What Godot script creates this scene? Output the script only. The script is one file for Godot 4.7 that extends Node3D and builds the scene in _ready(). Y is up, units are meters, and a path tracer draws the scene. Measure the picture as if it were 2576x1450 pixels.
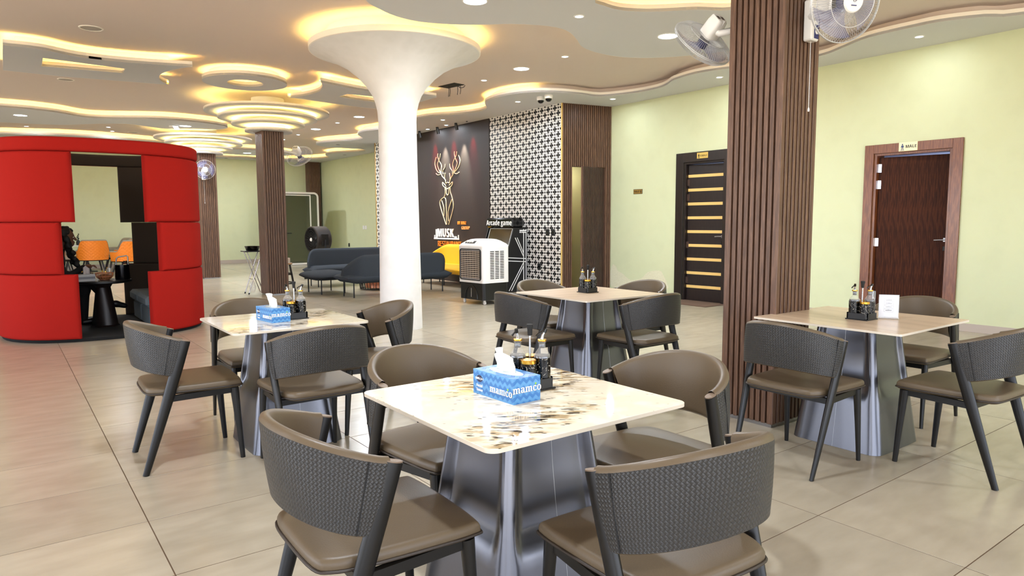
extends Node3D
# A restaurant hall: y is up, metres; -z runs along the door wall away from the camera, +x towards the door wall.

const CEIL := 3.64      # underside of the main ceiling
const SOF := 3.49       # underside of the dropped ceiling shapes
const WX := 9.35        # door wall
const PX := 8.30        # face of the patterned feature wall
const ZF := -24.3       # far wall
const ZB := 6.0         # street side, behind the camera
const XL := -9.0        # left side of the hall

var M := {}
var used := {}
var rng := RandomNumberGenerator.new()
var sm_id := 1

# ------------------------------------------------------------------ naming
func numbered(called: String) -> String:
	if not used.has(called):
		used[called] = 0
		return called
	used[called] += 1
	return "%s_%03d" % [called, used[called]]

func meta(o: Node, label := "", category := "", group := "", kind := "") -> Node:
	if label != "": o.set_meta("label", label)
	if category != "": o.set_meta("category", category)
	if group != "": o.set_meta("group", group)
	if kind != "": o.set_meta("kind", kind)
	return o

func thing(called: String, label: String, category: String, at := Vector3.ZERO, turn := 0.0, group := "") -> Node3D:
	var o := Node3D.new()
	o.name = numbered(called)
	add_child(o)
	o.position = at
	o.rotation.y = turn
	meta(o, label, category, group)
	return o

func setting(called: String) -> Node3D:
	var o := Node3D.new()
	o.name = called
	add_child(o)
	meta(o, "", "", "", "structure")
	return o

func copy_of(o: Node3D, at: Vector3, turn: float, label := "", group := "") -> Node3D:
	var c: Node3D = o.duplicate()
	var base := String(o.name)
	if base.length() > 4 and base[-4] == "_" and base.right(3).is_valid_int(): base = base.left(-4)
	c.name = numbered(base)
	add_child(c)
	c.position = at
	c.rotation = Vector3(0, turn, 0)
	if label != "": c.set_meta("label", label)
	if group != "": c.set_meta("group", group)
	return c

func mesh_node(m: Mesh, called: String, mat: Material, parent: Node3D) -> MeshInstance3D:
	var o := MeshInstance3D.new()
	o.mesh = m
	if mat: o.material_override = mat
	if parent == self:
		o.name = numbered(called)
		add_child(o)
	else:
		o.name = called
		parent.add_child(o, true)
	return o

func put(st: SurfaceTool, called: String, mat: Material, parent: Node3D) -> MeshInstance3D:
	st.generate_normals()
	return mesh_node(st.commit(), called, mat, parent)

# ------------------------------------------------------------------ shapes
func S() -> SurfaceTool:
	var st := SurfaceTool.new()
	st.begin(Mesh.PRIMITIVE_TRIANGLES)
	st.set_smooth_group(-1)
	return st

func face(st: SurfaceTool, p: Array, out: Vector3, uv: Array = []) -> void:
	var n := Vector3.ZERO
	for i in range(1, p.size() - 1):
		n += (p[i] - p[0]).cross(p[i + 1] - p[0])
	var flip: bool = n.dot(out) > 0.0
	for i in range(1, p.size() - 1):
		var t := [0, i, i + 1]
		if flip: t = [0, i + 1, i]
		for k in t:
			if uv.size(): st.set_uv(uv[k])
			st.add_vertex(p[k])

func box(st: SurfaceTool, c: Vector3, s: Vector3, bv := 0.0, b := Basis.IDENTITY) -> void:
	var h := s * 0.5
	bv = minf(bv, minf(h.x, minf(h.y, h.z)) * 0.98)
	var ax := [Vector3.RIGHT, Vector3.UP, Vector3.BACK]
	st.set_smooth_group(-1)
	for a in 3:
		var a1 := (a + 1) % 3
		var a2 := (a + 2) % 3
		for sg in [-1.0, 1.0]:
			var pts := []
			for q in [[-1, -1], [1, -1], [1, 1], [-1, 1]]:
				pts.append(c + b * (ax[a] * (h[a] * sg) + ax[a1] * ((h[a1] - bv) * q[0]) + ax[a2] * ((h[a2] - bv) * q[1])))
			face(st, pts, b * (ax[a] * sg))
	if bv <= 0.0: return
	for a in 3:
		var a1 := (a + 1) % 3
		var a2 := (a + 2) % 3
		for s1 in [-1.0, 1.0]:
			for s2 in [-1.0, 1.0]:
				var pts := []
				for q in [[-1, 0], [1, 0], [1, 1], [-1, 1]]:
					var v: Vector3 = ax[a] * ((h[a] - bv) * q[0])
					if q[1] == 0:
						v += ax[a1] * (h[a1] * s1) + ax[a2] * ((h[a2] - bv) * s2)
					else:
						v += ax[a1] * ((h[a1] - bv) * s1) + ax[a2] * (h[a2] * s2)
					pts.append(c + b * v)
				face(st, pts, b * (ax[a1] * s1 + ax[a2] * s2))
	for sx in [-1.0, 1.0]:
		for sy in [-1.0, 1.0]:
			for sz in [-1.0, 1.0]:
				var sg := Vector3(sx, sy, sz)
				var pts := []
				for a in 3:
					var v := Vector3.ZERO
					for k in 3: v[k] = (h[k] if k == a else h[k] - bv) * sg[k]
					pts.append(c + b * v)
				face(st, pts, b * sg)

# a box between two points with a section w x d; the section may change along it
func bar(st: SurfaceTool, a: Vector3, b: Vector3, w: float, d: float, w2 := -1.0, d2 := -1.0, side := Vector3.ZERO) -> void:
	if w2 < 0: w2 = w
	if d2 < 0: d2 = d
	var t := (b - a).normalized()
	var u := side if side != Vector3.ZERO else (Vector3.UP if absf(t.y) < 0.9 else Vector3.RIGHT)
	u = (u - t * u.dot(t)).normalized()
	var v := t.cross(u)
	st.set_smooth_group(-1)
	var ra := []
	var rb := []
	for q in [[-1, -1], [1, -1], [1, 1], [-1, 1]]:
		ra.append(a + u * (q[0] * w * 0.5) + v * (q[1] * d * 0.5))
		rb.append(b + u * (q[0] * w2 * 0.5) + v * (q[1] * d2 * 0.5))
	face(st, ra, -t)
	face(st, rb, t)
	for i in 4:
		var j := (i + 1) % 4
		face(st, [ra[i], ra[j], rb[j], rb[i]], (ra[i] + ra[j]) * 0.5 - a)

func tube(st: SurfaceTool, pts: Array, r, sides := 8, closed := false, caps := true, flat := 1.0) -> void:
	sm_id += 1
	st.set_smooth_group(sm_id)
	var n := pts.size()
	var rings := []
	var ref := Vector3.UP
	var prev := Vector3.ZERO
	for i in n:
		var a: Vector3 = pts[(i - 1 + n) % n] if (closed or i > 0) else pts[0]
		var b: Vector3 = pts[(i + 1) % n] if (closed or i < n - 1) else pts[n - 1]
		var t := (b - a).normalized()
		if i == 0:
			ref = Vector3.UP if absf(t.y) < 0.9 else Vector3.RIGHT
		else:
			ref = prev
		var u := (ref - t * ref.dot(t))
		u = u.normalized() if u.length() > 1e-5 else Vector3.RIGHT
		prev = u
		var v := t.cross(u)
		var rr: float = r[i] if r is Array else r
		var ring := []
		for k in sides:
			var an := TAU * k / sides
			ring.append(pts[i] + u * (cos(an) * rr * flat) + v * (sin(an) * rr))
		rings.append(ring)
	var last := n if closed else n - 1
	for i in last:
		var j := (i + 1) % n
		for k in sides:
			var l := (k + 1) % sides
			face(st, [rings[i][k], rings[i][l], rings[j][l], rings[j][k]], (rings[i][k] + rings[j][l]) * 0.5 - (pts[i] + pts[j]) * 0.5)
	if caps and not closed:
		st.set_smooth_group(-1)
		face(st, rings[0], pts[0] - pts[1])
		face(st, rings[n - 1], pts[n - 1] - pts[n - 2])

# profile of Vector2(radius, height) turned round the y axis through c (or round b.y)
func lathe(st: SurfaceTool, prof: Array, seg := 24, c := Vector3.ZERO, b := Basis.IDENTITY, crease := 0.6) -> void:
	sm_id += 1
	var mid := Vector2.ZERO
	for p in prof: mid += p
	mid /= prof.size()
	for i in prof.size() - 1:
		var p: Vector2 = prof[i]
		var q: Vector2 = prof[i + 1]
		if i > 0:
			var d0: Vector2 = (p - prof[i - 1]).normalized()
			var d1: Vector2 = (q - p).normalized()
			if d0.dot(d1) < cos(crease): sm_id += 1
		st.set_smooth_group(sm_id)
		var nrm := Vector2((q - p).y, -(q - p).x)
		for k in seg:
			var a0 := TAU * k / seg
			var a1 := TAU * (k + 1) / seg
			var am := (a0 + a1) * 0.5
			var pts := [c + b * Vector3(p.x * cos(a0), p.y, p.x * sin(a0)), c + b * Vector3(p.x * cos(a1), p.y, p.x * sin(a1)),
				c + b * Vector3(q.x * cos(a1), q.y, q.x * sin(a1)), c + b * Vector3(q.x * cos(a0), q.y, q.x * sin(a0))]
			if q.x < 1e-6: pts = [pts[0], pts[1], pts[2]]
			elif p.x < 1e-6: pts = [pts[0], pts[2], pts[3]]
			face(st, pts, b * Vector3(nrm.x * cos(am), nrm.y, nrm.x * sin(am)))

# polygon of Vector2(x, z) between two heights; smooth sides turn creases under 35 degrees into curves
func prism(st: SurfaceTool, poly: PackedVector2Array, y0: float, y1: float, smooth := true, hole := PackedVector2Array()) -> void:
	var flat := poly
	if hole.size(): flat = keyhole(poly, hole)
	var tri := Geometry2D.triangulate_polygon(flat)
	st.set_smooth_group(-1)
	for i in range(0, tri.size(), 3):
		var q := [flat[tri[i]], flat[tri[i + 1]], flat[tri[i + 2]]]
		face(st, q.map(func(v): return Vector3(v.x, y1, v.y)), Vector3.UP)
		face(st, q.map(func(v): return Vector3(v.x, y0, v.y)), Vector3.DOWN)
	skirt(st, poly, y0, y1, smooth, 1.0)
	if hole.size(): skirt(st, hole, y0, y1, smooth, -1.0)

func skirt(st: SurfaceTool, poly: PackedVector2Array, y0: float, y1: float, smooth: bool, sign: float) -> void:
	var n := poly.size()
	var turn := 1.0 if Geometry2D.is_polygon_clockwise(poly) else -1.0
	sm_id += 1
	for i in n:
		var a := poly[i]
		var b := poly[(i + 1) % n]
		var d0 := (a - poly[(i - 1 + n) % n]).normalized()
		var d1 := (b - a).normalized()
		if not smooth or d0.dot(d1) < 0.82: sm_id += 1
		st.set_smooth_group(sm_id)
		var out := Vector2(d1.y, -d1.x) * turn * sign
		var probe := (a + b) * 0.5 + Vector2(d1.y, -d1.x) * 0.002
		out = Vector2(d1.y, -d1.x) * (-1.0 if Geometry2D.is_point_in_polygon(probe, poly) else 1.0) * sign
		face(st, [Vector3(a.x, y0, a.y), Vector3(b.x, y0, b.y), Vector3(b.x, y1, b.y), Vector3(a.x, y1, a.y)], Vector3(out.x, 0, out.y))

func keyhole(poly: PackedVector2Array, hole: PackedVector2Array) -> PackedVector2Array:
	var bi := 0
	var bj := 0
	var best := 1e9
	for i in poly.size():
		for j in hole.size():
			var d := poly[i].distance_squared_to(hole[j])
			if d < best:
				best = d
				bi = i
				bj = j
	var h := hole.duplicate()
	if Geometry2D.is_polygon_clockwise(h) == Geometry2D.is_polygon_clockwise(poly):
		h.reverse()
		bj = hole.size() - 1 - bj
	var out := PackedVector2Array()
	for i in range(0, bi + 1): out.append(poly[i])
	for j in range(0, h.size() + 1): out.append(h[(bj + j) % h.size()])
	for i in range(bi, poly.size()): out.append(poly[i])
	return out

# a smooth closed or open curve through flat number pairs
func curve(v: Array, closed := false, sub := 4) -> PackedVector2Array:
	var p := []
	for i in range(0, v.size(), 2): p.append(Vector2(v[i], v[i + 1]))
	var out := PackedVector2Array()
	var n := p.size()
	for i in (n if closed else n - 1):
		var a: Vector2 = p[(i - 1 + n) % n] if closed else p[maxi(i - 1, 0)]
		var b: Vector2 = p[i]
		var c: Vector2 = p[(i + 1) % n]
		var d: Vector2 = p[(i + 2) % n] if closed else p[mini(i + 2, n - 1)]
		for k in sub: out.append(b.cubic_interpolate(c, a, d, float(k) / sub))
	if not closed: out.append(p[n - 1])
	return out

func circle(c: Vector2, r: float, n := 48) -> PackedVector2Array:
	var out := PackedVector2Array()
	for i in n: out.append(c + Vector2(cos(TAU * i / n), sin(TAU * i / n)) * r)
	return out

func round_rect(w: float, d: float, r: float, n := 5) -> PackedVector2Array:
	var out := PackedVector2Array()
	for k in 4:
		var c := Vector2([1, -1, -1, 1][k] * (w * 0.5 - r), [1, 1, -1, -1][k] * (d * 0.5 - r))
		for i in n + 1:
			var a := PI * 0.5 * (k + float(i) / n)
			out.append(c + Vector2(cos(a), sin(a)) * r)
	return out

# a sheet f(u, v) -> Vector3 over 0..1; wrap joins u ends; uv in metres comes from g if given
func sheet(st: SurfaceTool, f: Callable, nu: int, nv: int, out: Callable, g = null, wrap := false) -> void:
	sm_id += 1
	st.set_smooth_group(sm_id)
	var grid := []
	for i in nu + 1:
		var row := []
		for j in nv + 1:
			row.append(f.call(float(i % nu if wrap else i) / nu, float(j) / nv))
		grid.append(row)
	for i in nu:
		for j in nv:
			var p := [grid[i][j], grid[i + 1][j], grid[i + 1][j + 1], grid[i][j + 1]]
			var o: Vector3 = out.call((i + 0.5) / nu, (j + 0.5) / nv)
			if g == null: face(st, p, o)
			else: face(st, p, o, [g.call(float(i) / nu, float(j) / nv), g.call(float(i + 1) / nu, float(j) / nv), g.call(float(i + 1) / nu, float(j + 1) / nv), g.call(float(i) / nu, float(j + 1) / nv)])

func cushion(st: SurfaceTool, poly: PackedVector2Array, y0: float, y1: float, r: float, dome := 0.0, hollow := 0.0) -> void:
	# a padded slab: rounded rims, top raised by dome or hollowed in the middle
	var c := Vector2.ZERO
	for p in poly: c += p
	c /= poly.size()
	var rows := []
	var n := 5
	for i in n + 1:
		var a := PI * 0.5 * i / n
		rows.append([r * (1 - sin(a)) , y0 + r - r * cos(a)])
	for i in n + 1:
		var a := PI * 0.5 * i / n
		rows.append([r * (1 - cos(a)), y1 - r + r * sin(a)])
	var ins := []
	for row in rows:
		var ring := []
		for p in poly:
			var d: Vector2 = p - c
			ring.append(Vector3(p.x - d.normalized().x * row[0], row[1], p.y - d.normalized().y * row[0]))
		ins.append(ring)
	for k in range(1, 7):
		var t := 1.0 - k / 6.0
		var ring := []
		for i in poly.size():
			var e: Vector3 = ins[2 * n + 1][i]
			ring.append(Vector3(c.x + (e.x - c.x) * t, y1 + (dome - hollow) * (1 - t * t) , c.y + (e.z - c.y) * t))
		ins.append(ring)
	sm_id += 1
	st.set_smooth_group(sm_id)
	var m := poly.size()
	for i in ins.size() - 1:
		for k in m:
			var l := (k + 1) % m
			var q := [ins[i][k], ins[i][l], ins[i + 1][l], ins[i + 1][k]]
			if i == ins.size() - 2: q = [ins[i][k], ins[i][l], ins[i + 1][k]]
			var mid: Vector3 = (q[0] + q[1] + q[2]) / 3.0
			var o := Vector3(mid.x - c.x, 0, mid.z - c.y).normalized()
			if i >= 2 * n + 1: o = Vector3.UP
			elif i < n: o += Vector3.DOWN * 0.6
			else: o += Vector3.UP * 0.6
			face(st, q, o)
	st.set_smooth_group(-1)
	face(st, ins[0], Vector3.DOWN)

func text(called: String, words: String, size: float, depth: float, mat: Material, parent: Node3D, at: Vector3, turn: Basis, font := "Droid Sans", bold := false) -> MeshInstance3D:
	var tm := TextMesh.new()
	var f := SystemFont.new()
	f.font_names = PackedStringArray([font])
	if bold: f.font_weight = 700
	tm.font = f
	tm.font_size = 64
	tm.pixel_size = size / 46.0
	tm.depth = depth
	tm.text = words
	var o := mesh_node(tm, called, mat, parent)
	o.transform = Transform3D(turn, at)
	return o

# ------------------------------------------------------------------ materials
func mat(c: Color, rough := 0.6, metal := 0.0, spec := 0.5) -> StandardMaterial3D:
	var m := StandardMaterial3D.new()
	m.albedo_color = c
	m.roughness = rough
	m.metallic = metal
	m.metallic_specular = spec
	return m

func glow(c: Color, energy: float) -> StandardMaterial3D:
	var m := mat(c, 0.6)
	m.emission_enabled = true
	m.emission = c
	m.emission_energy_multiplier = energy
	return m

func ramp(stops: Array) -> Gradient:
	var g := Gradient.new()
	var off := PackedFloat32Array()
	var col := PackedColorArray()
	for s in stops:
		off.append(s[0])
		col.append(s[1])
	g.offsets = off
	g.colors = col
	return g

func noise_tex(freq: float, oct: int, seed_: int, stops: Array, size := 512, kind := FastNoiseLite.TYPE_SIMPLEX_SMOOTH) -> NoiseTexture2D:
	var t := NoiseTexture2D.new()
	var n := FastNoiseLite.new()
	n.noise_type = kind
	n.seed = seed_
	n.frequency = freq
	n.fractal_octaves = oct
	t.noise = n
	t.width = size
	t.height = size
	t.seamless = true
	if stops.size(): t.color_ramp = ramp(stops)
	return t

func noise_bump(freq: float, oct: int, seed_: int, strength: float, size := 256) -> NoiseTexture2D:
	var t := noise_tex(freq, oct, seed_, [], size)
	t.as_normal_map = true
	t.bump_strength = strength
	return t

func tri(m: StandardMaterial3D, scale: Vector3, world := false) -> StandardMaterial3D:
	m.uv1_triplanar = true
	m.uv1_world_triplanar = world
	m.uv1_scale = scale
	return m

func bump(m: StandardMaterial3D, t: Texture2D, k := 1.0) -> StandardMaterial3D:
	m.normal_enabled = true
	m.normal_texture = t
	m.normal_scale = k
	return m

func make_materials() -> void:
	M.ceil = bump(tri(mat(Color(0.86, 0.80, 0.755), 0.85), Vector3.ONE * 0.5, true), noise_bump(0.02, 3, 4, 1.2), 0.25)
	M.soffit = mat(Color(0.82, 0.82, 0.82), 0.8)
	M.lip = mat(Color(0.93, 0.90, 0.85), 0.7)
	M.plaster = tri(mat(Color.WHITE, 0.75), Vector3.ONE * 0.8, true)
	M.plaster.albedo_texture = noise_tex(0.006, 4, 9, [[0.0, Color(0.84, 0.83, 0.81)], [0.5, Color(0.88, 0.87, 0.855)], [1.0, Color(0.85, 0.84, 0.82)]])
	M.wall = tri(mat(Color.WHITE, 0.55, 0.0, 0.4), Vector3.ONE * 0.3, true)
	M.wall.albedo_texture = noise_tex(0.01, 4, 3, [[0.0, Color(0.78, 0.80, 0.65)], [0.5, Color(0.80, 0.82, 0.67)], [1.0, Color(0.79, 0.81, 0.655)]])
	M.stain = mat(Color(0.76, 0.76, 0.60), 0.7)
	M.bare = tri(mat(Color.WHITE, 0.95), Vector3.ONE * 3.0, true)
	M.bare.albedo_texture = noise_tex(0.02, 5, 21, [[0.0, Color(0.82, 0.81, 0.69)], [0.45, Color(0.86, 0.85, 0.74)], [0.6, Color(0.81, 0.795, 0.67)], [1.0, Color(0.87, 0.86, 0.77)]])
	M.tiles = []
	for i in 3:
		var k: float = [1.0, 0.97, 1.02][i]
		var t := tri(mat(Color.WHITE, 0.24, 0.0, 0.5), Vector3(0.55, 0.55, 1.6), true)
		t.uv1_offset = Vector3(0.31 * i, 0, 0.47 * i)
		t.albedo_texture = noise_tex(0.008, 5, 31 + i, [[0.0, Color(0.65 * k, 0.61 * k, 0.53 * k)], [0.5, Color(0.68 * k, 0.64 * k, 0.56 * k)], [1.0, Color(0.705 * k, 0.665 * k, 0.585 * k)]])
		M.tiles.append(t)
	M.grout = mat(Color(0.36, 0.28, 0.20), 0.9)
	M.skirting = tri(mat(Color(0.70, 0.65, 0.60), 0.4), Vector3.ONE)
	M.slat = wood(Color(0.33, 0.23, 0.17), Color(0.455, 0.33, 0.25), 41, 0.42)
	M.slat_b = wood(Color(0.30, 0.205, 0.15), Color(0.42, 0.305, 0.23), 42, 0.45)
	M.slat_dark = wood(Color(0.20, 0.135, 0.10), Color(0.30, 0.21, 0.16), 43, 0.45)
	M.groove = wood(Color(0.30, 0.205, 0.15), Color(0.42, 0.305, 0.23), 47, 0.5)
	M.door = wood(Color(0.16, 0.07, 0.03), Color(0.29, 0.14, 0.065), 44, 0.5)
	M.door.metallic_specular = 0.25
	M.frame = wood(Color(0.37, 0.195, 0.10), Color(0.50, 0.29, 0.16), 45, 0.22)
	M.wenge = wood(Color(0.085, 0.05, 0.04), Color(0.13, 0.085, 0.07), 46, 0.4)
	M.gold_strip = mat(Color(0.93, 0.78, 0.48), 0.35, 0.2)
	M.gold = mat(Color(0.95, 0.72, 0.30), 0.18, 1.0)
	M.brass_line = mat(Color(0.95, 0.88, 0.70), 0.45, 0.0)
	M.chrome = mat(Color(0.85, 0.86, 0.88), 0.12, 1.0)
	M.steel = mat(Color(0.62, 0.62, 0.63), 0.3, 1.0)
	M.base_metal = bump(tri(mat(Color(0.42, 0.42, 0.44), 0.29, 0.9), Vector3(40, 2, 40)), noise_bump(0.05, 2, 7, 1.0), 0.06)
	M.leg = mat(Color(0.10, 0.095, 0.09), 0.36, 0.25)
	M.black = mat(Color(0.03, 0.03, 0.03), 0.45)
	M.black_gloss = mat(Color(0.015, 0.015, 0.017), 0.12)
	M.rubber = mat(Color(0.05, 0.05, 0.05), 0.7)
	M.white = mat(Color(0.92, 0.91, 0.89), 0.4)
	M.white_gloss = mat(Color(0.90, 0.89, 0.88), 0.25)
	M.print_white = mat(Color(0.95, 0.95, 0.94), 0.6)
	M.navy = mat(Color(0.12, 0.15, 0.40), 0.4)
	M.leather = bump(tri(mat(Color(0.375, 0.32, 0.245), 0.42, 0.0, 0.45), Vector3.ONE * 6.0), noise_bump(0.09, 2, 8, 1.5), 0.22)
	M.weave = bump(mat(Color(0.19, 0.185, 0.18), 0.42, 0.0, 0.5), weave_tex(), 1.0)
	M.piping = mat(Color(0.20, 0.165, 0.135), 0.5)
	M.red = bump(tri(mat(Color(0.62, 0.12, 0.095), 0.9, 0.0, 0.2), Vector3.ONE * 5.0), noise_bump(0.25, 2, 12, 3.0), 0.5)
	M.pod_black = bump(tri(mat(Color(0.25, 0.215, 0.185), 0.92, 0.0, 0.2), Vector3.ONE * 5.0), noise_bump(0.25, 2, 13, 3.0), 0.4)
	M.carpet = mat(Color(0.03, 0.03, 0.03), 0.95)
	M.bench = bump(tri(mat(Color(0.44, 0.48, 0.51), 0.9, 0.0, 0.2), Vector3.ONE * 8.0), noise_bump(0.3, 2, 14, 3.0), 0.4)
	M.sofa = bump(tri(mat(Color(0.24, 0.26, 0.285), 0.92, 0.0, 0.2), Vector3.ONE * 8.0), noise_bump(0.3, 2, 15, 3.0), 0.4)
	M.yellow = mat(Color(0.93, 0.70, 0.12), 0.85)
	M.copper = mat(Color(0.80, 0.52, 0.38), 0.35, 0.6)
	M.orange = bump(mat(Color(0.93, 0.50, 0.06), 0.5), quilt_tex(), 0.8)
	M.greige = mat(Color(0.56, 0.52, 0.45), 0.6)
	M.deer_wall = bump(tri(mat(Color(0.155, 0.105, 0.085), 0.6), Vector3.ONE, true), noise_bump(0.05, 3, 17, 1.0), 0.15)
	M.cream_stone = mat(Color(0.80, 0.70, 0.44), 0.5)
	M.pattern = mat(Color.WHITE, 0.5)
	M.pattern.albedo_texture = lattice_tex()
	M.marble = marble_mat()
	M.ashwood = ash_mat()
	M.edge = mat(Color(0.86, 0.82, 0.75), 0.35)
	M.edge_dark = mat(Color(0.47, 0.40, 0.33), 0.5)
	M.glass = mat(Color(0.96, 0.97, 0.97, 0.12), 0.03)
	M.glass.transparency = BaseMaterial3D.TRANSPARENCY_ALPHA
	M.smoked = mat(Color(0.40, 0.42, 0.32, 0.35), 0.04)
	M.smoked.transparency = BaseMaterial3D.TRANSPARENCY_ALPHA
	M.blade = mat(Color(0.40, 0.42, 0.62, 0.45), 0.2)
	M.blade.transparency = BaseMaterial3D.TRANSPARENCY_ALPHA
	M.wire = mat(Color(0.80, 0.80, 0.80), 0.35, 0.3)
	M.tissue = mat(Color(0.95, 0.94, 0.90), 0.9)
	M.sleeve = mat(Color.WHITE, 0.22)
	M.sleeve.albedo_texture = sleeve_tex()
	M.oil = mat(Color(0.10, 0.07, 0.03), 0.1)
	M.led = glow(Color(1.0, 0.88, 0.50), 21.0)
	M.led_edge = glow(Color(1.0, 0.82, 0.45), 2.2)
	M.panel = glow(Color(0.86, 0.93, 1.0), 9.0)
	M.sign_brass = mat(Color(0.88, 0.76, 0.42), 0.3, 0.35)
	M.sign_cream = mat(Color(0.93, 0.88, 0.70), 0.35)
	M.paper = mat(Color(0.93, 0.93, 0.94), 0.7)

func wood(a: Color, b: Color, seed_: int, rough: float) -> StandardMaterial3D:
	var m := tri(mat(Color.WHITE, rough), Vector3(9, 0.7, 9))
	m.albedo_texture = noise_tex(0.02, 4, seed_, [[0.0, a], [0.45, a.lerp(b, 0.45)], [0.7, b], [1.0, a.lerp(b, 0.3)]], 256)
	return m

func weave_tex() -> Texture2D:
	# basket weave seen square on; the shell's uv turns it by 45 degrees
	var n := 128
	var im := Image.create(n, n, false, Image.FORMAT_RGB8)
	var c := n / 4
	for y in n:
		for x in n:
			var cx := x / c
			var cy := y / c
			var fx := float(x % c) / c
			var fy := float(y % c) / c
			# plain weave: strips go over and under in turn
			var over: bool = ((cx + cy) % 2) == 0
			var across := fy if over else fx
			var along := fx if over else fy
			var e := smoothstep(0.0, 0.10, minf(across, 1 - across))
			var e2 := smoothstep(0.0, 0.05, minf(along, 1 - along))
			var h := e * (0.45 + 0.55 * sin(PI * along)) * (0.7 + 0.3 * e2)
			im.set_pixel(x, y, Color(h, h, h))
	im.bump_map_to_normal_map(6.0)
	return ImageTexture.create_from_image(im)

func quilt_tex() -> Texture2D:
	var n := 64
	var im := Image.create(n, n, false, Image.FORMAT_RGB8)
	for y in n:
		for x in n:
			var u := fposmod(float(x + y) / n, 1.0)
			var v := fposmod(float(x - y) / n, 1.0)
			var h := pow(sin(PI * u) * sin(PI * v), 0.5)
			im.set_pixel(x, y, Color(h, h, h))
	im.bump_map_to_normal_map(6.0)
	return ImageTexture.create_from_image(im)

func lattice_tex() -> Texture2D:
	# overlapping square outlines on a diagonal lattice, as printed on the wallpaper
	var n := 192
	var k := n / 12.0
	var im := Image.create(n, n, false, Image.FORMAT_RGB8)
	im.fill(Color(0.045, 0.032, 0.028))
	for y in n:
		for x in n:
			var px := (x + 0.5) / k
			var py := (y + 0.5) / k
			var on := false
			for c in [[0, 0], [12, 0], [0, 12], [12, 12], [6, 6]]:
				var d := maxf(absf(px - c[0]), absf(py - c[1]))
				if d < 4.75 and d > 3.55: on = true
			if on: im.set_pixel(x, y, Color(0.95, 0.94, 0.91))
	return ImageTexture.create_from_image(im)

func marble_mat() -> StandardMaterial3D:
	# cream slab with drifts of tan and small dark flecks that all run the same way
	var n := 768
	var im := Image.create(n, n, false, Image.FORMAT_RGB8)
	var a := FastNoiseLite.new()
	a.seed = 5
	a.frequency = 3.0
	a.fractal_octaves = 4
	var f := FastNoiseLite.new()
	f.seed = 23
	f.frequency = 22.0
	f.fractal_octaves = 3
	var g := FastNoiseLite.new()
	g.seed = 61
	g.frequency = 9.0
	g.fractal_octaves = 5
	g.fractal_gain = 0.62
	for y in n:
		for x in n:
			var u := float(x) / n
			var v := float(y) / n
			var p := u * 0.82 + v * 0.57
			var q := -u * 0.57 + v * 0.82
			var w := a.get_noise_2d(u, v) * 0.16
			var near := clampf(1.0 - absf(v + 0.18 * u + w - 0.88) / 0.17, 0.0, 1.0) * clampf(1.0 - absf(u - 0.36) / 0.50, 0.0, 1.0) * 1.8
			var back := clampf(1.0 - absf(v - 0.10 * u + w - 0.22) / 0.30, 0.0, 1.0) * smoothstep(0.15, 0.45, u) * 1.4
			var link := clampf(1.0 - absf(v + 1.1 * u + w * 1.4 - 1.12) / 0.14, 0.0, 1.0) * (1.0 - smoothstep(0.55, 0.75, u))
			var edge := clampf(1.0 - absf(q + 0.30 + w) / 0.05, 0.0, 1.0) * 0.8
			var band := clampf(maxf(maxf(near, back), maxf(link, edge * 0.7)), 0.0, 1.0)
			var tone := g.get_noise_2d(p * 0.55, q * 1.7)
			var fl := f.get_noise_2d(p * 0.42, q * 1.6)
			var col := Color(0.93, 0.885, 0.79)
			col = col.lerp(Color(0.95, 0.92, 0.85), clampf(a.get_noise_2d(u * 2 + 3.0, v * 2) * 2.0, 0.0, 1.0))
			col = col.lerp(Color(0.60, 0.50, 0.34), clampf((tone + 0.12) * 2.6, 0.0, 1.0) * band * 0.8)
			col = col.lerp(Color(0.16, 0.13, 0.10), clampf((fl - 0.20 + (band - 1.0) * 0.45) * 9.0, 0.0, 1.0) * 0.9)
			im.set_pixel(x, y, col)
	var m := mat(Color.WHITE, 0.05, 0.0, 0.6)
	m.albedo_texture = ImageTexture.create_from_image(im)
	return m

func ash_mat() -> StandardMaterial3D:
	var n := 256
	var im := Image.create(n, n, false, Image.FORMAT_RGB8)
	var a := FastNoiseLite.new()
	a.seed = 8
	a.frequency = 0.012
	a.fractal_octaves = 4
	for y in n:
		for x in n:
			var v := a.get_noise_2d(x * 0.25 + y * 0.1, y * 2.4 - x * 0.5)
			var col := Color(0.82, 0.725, 0.615).lerp(Color(0.77, 0.67, 0.555), clampf(v * 1.5 + 0.3, 0, 1))
			var line := 1.0 - clampf(absf(fposmod(v * 2.0, 1.0) - 0.5) * 26.0, 0.0, 1.0)
			col = col.lerp(Color(0.52, 0.42, 0.33), line * 0.45 * clampf(a.get_noise_2d(x + 900, y) * 3.0 + 0.4, 0, 1))
			im.set_pixel(x, y, col)
	var m := mat(Color.WHITE, 0.28)
	m.albedo_texture = ImageTexture.create_from_image(im)
	return m

func sleeve_tex() -> Texture2D:
	# black marble print with thin white cracks
	var n := 128
	var im := Image.create(n, n, false, Image.FORMAT_RGB8)
	var a := FastNoiseLite.new()
	a.noise_type = FastNoiseLite.TYPE_CELLULAR
	a.cellular_return_type = FastNoiseLite.RETURN_DISTANCE2_SUB
	a.frequency = 0.028
	a.seed = 3
	for y in n:
		for x in n:
			var v := a.get_noise_2d(x + 6.0 * sin(y * 0.13), y + 5.0 * sin(x * 0.1))
			im.set_pixel(x, y, Color(0.80, 0.77, 0.70) if v < -0.90 else Color(0.018, 0.016, 0.016))
	return ImageTexture.create_from_image(im)

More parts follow.
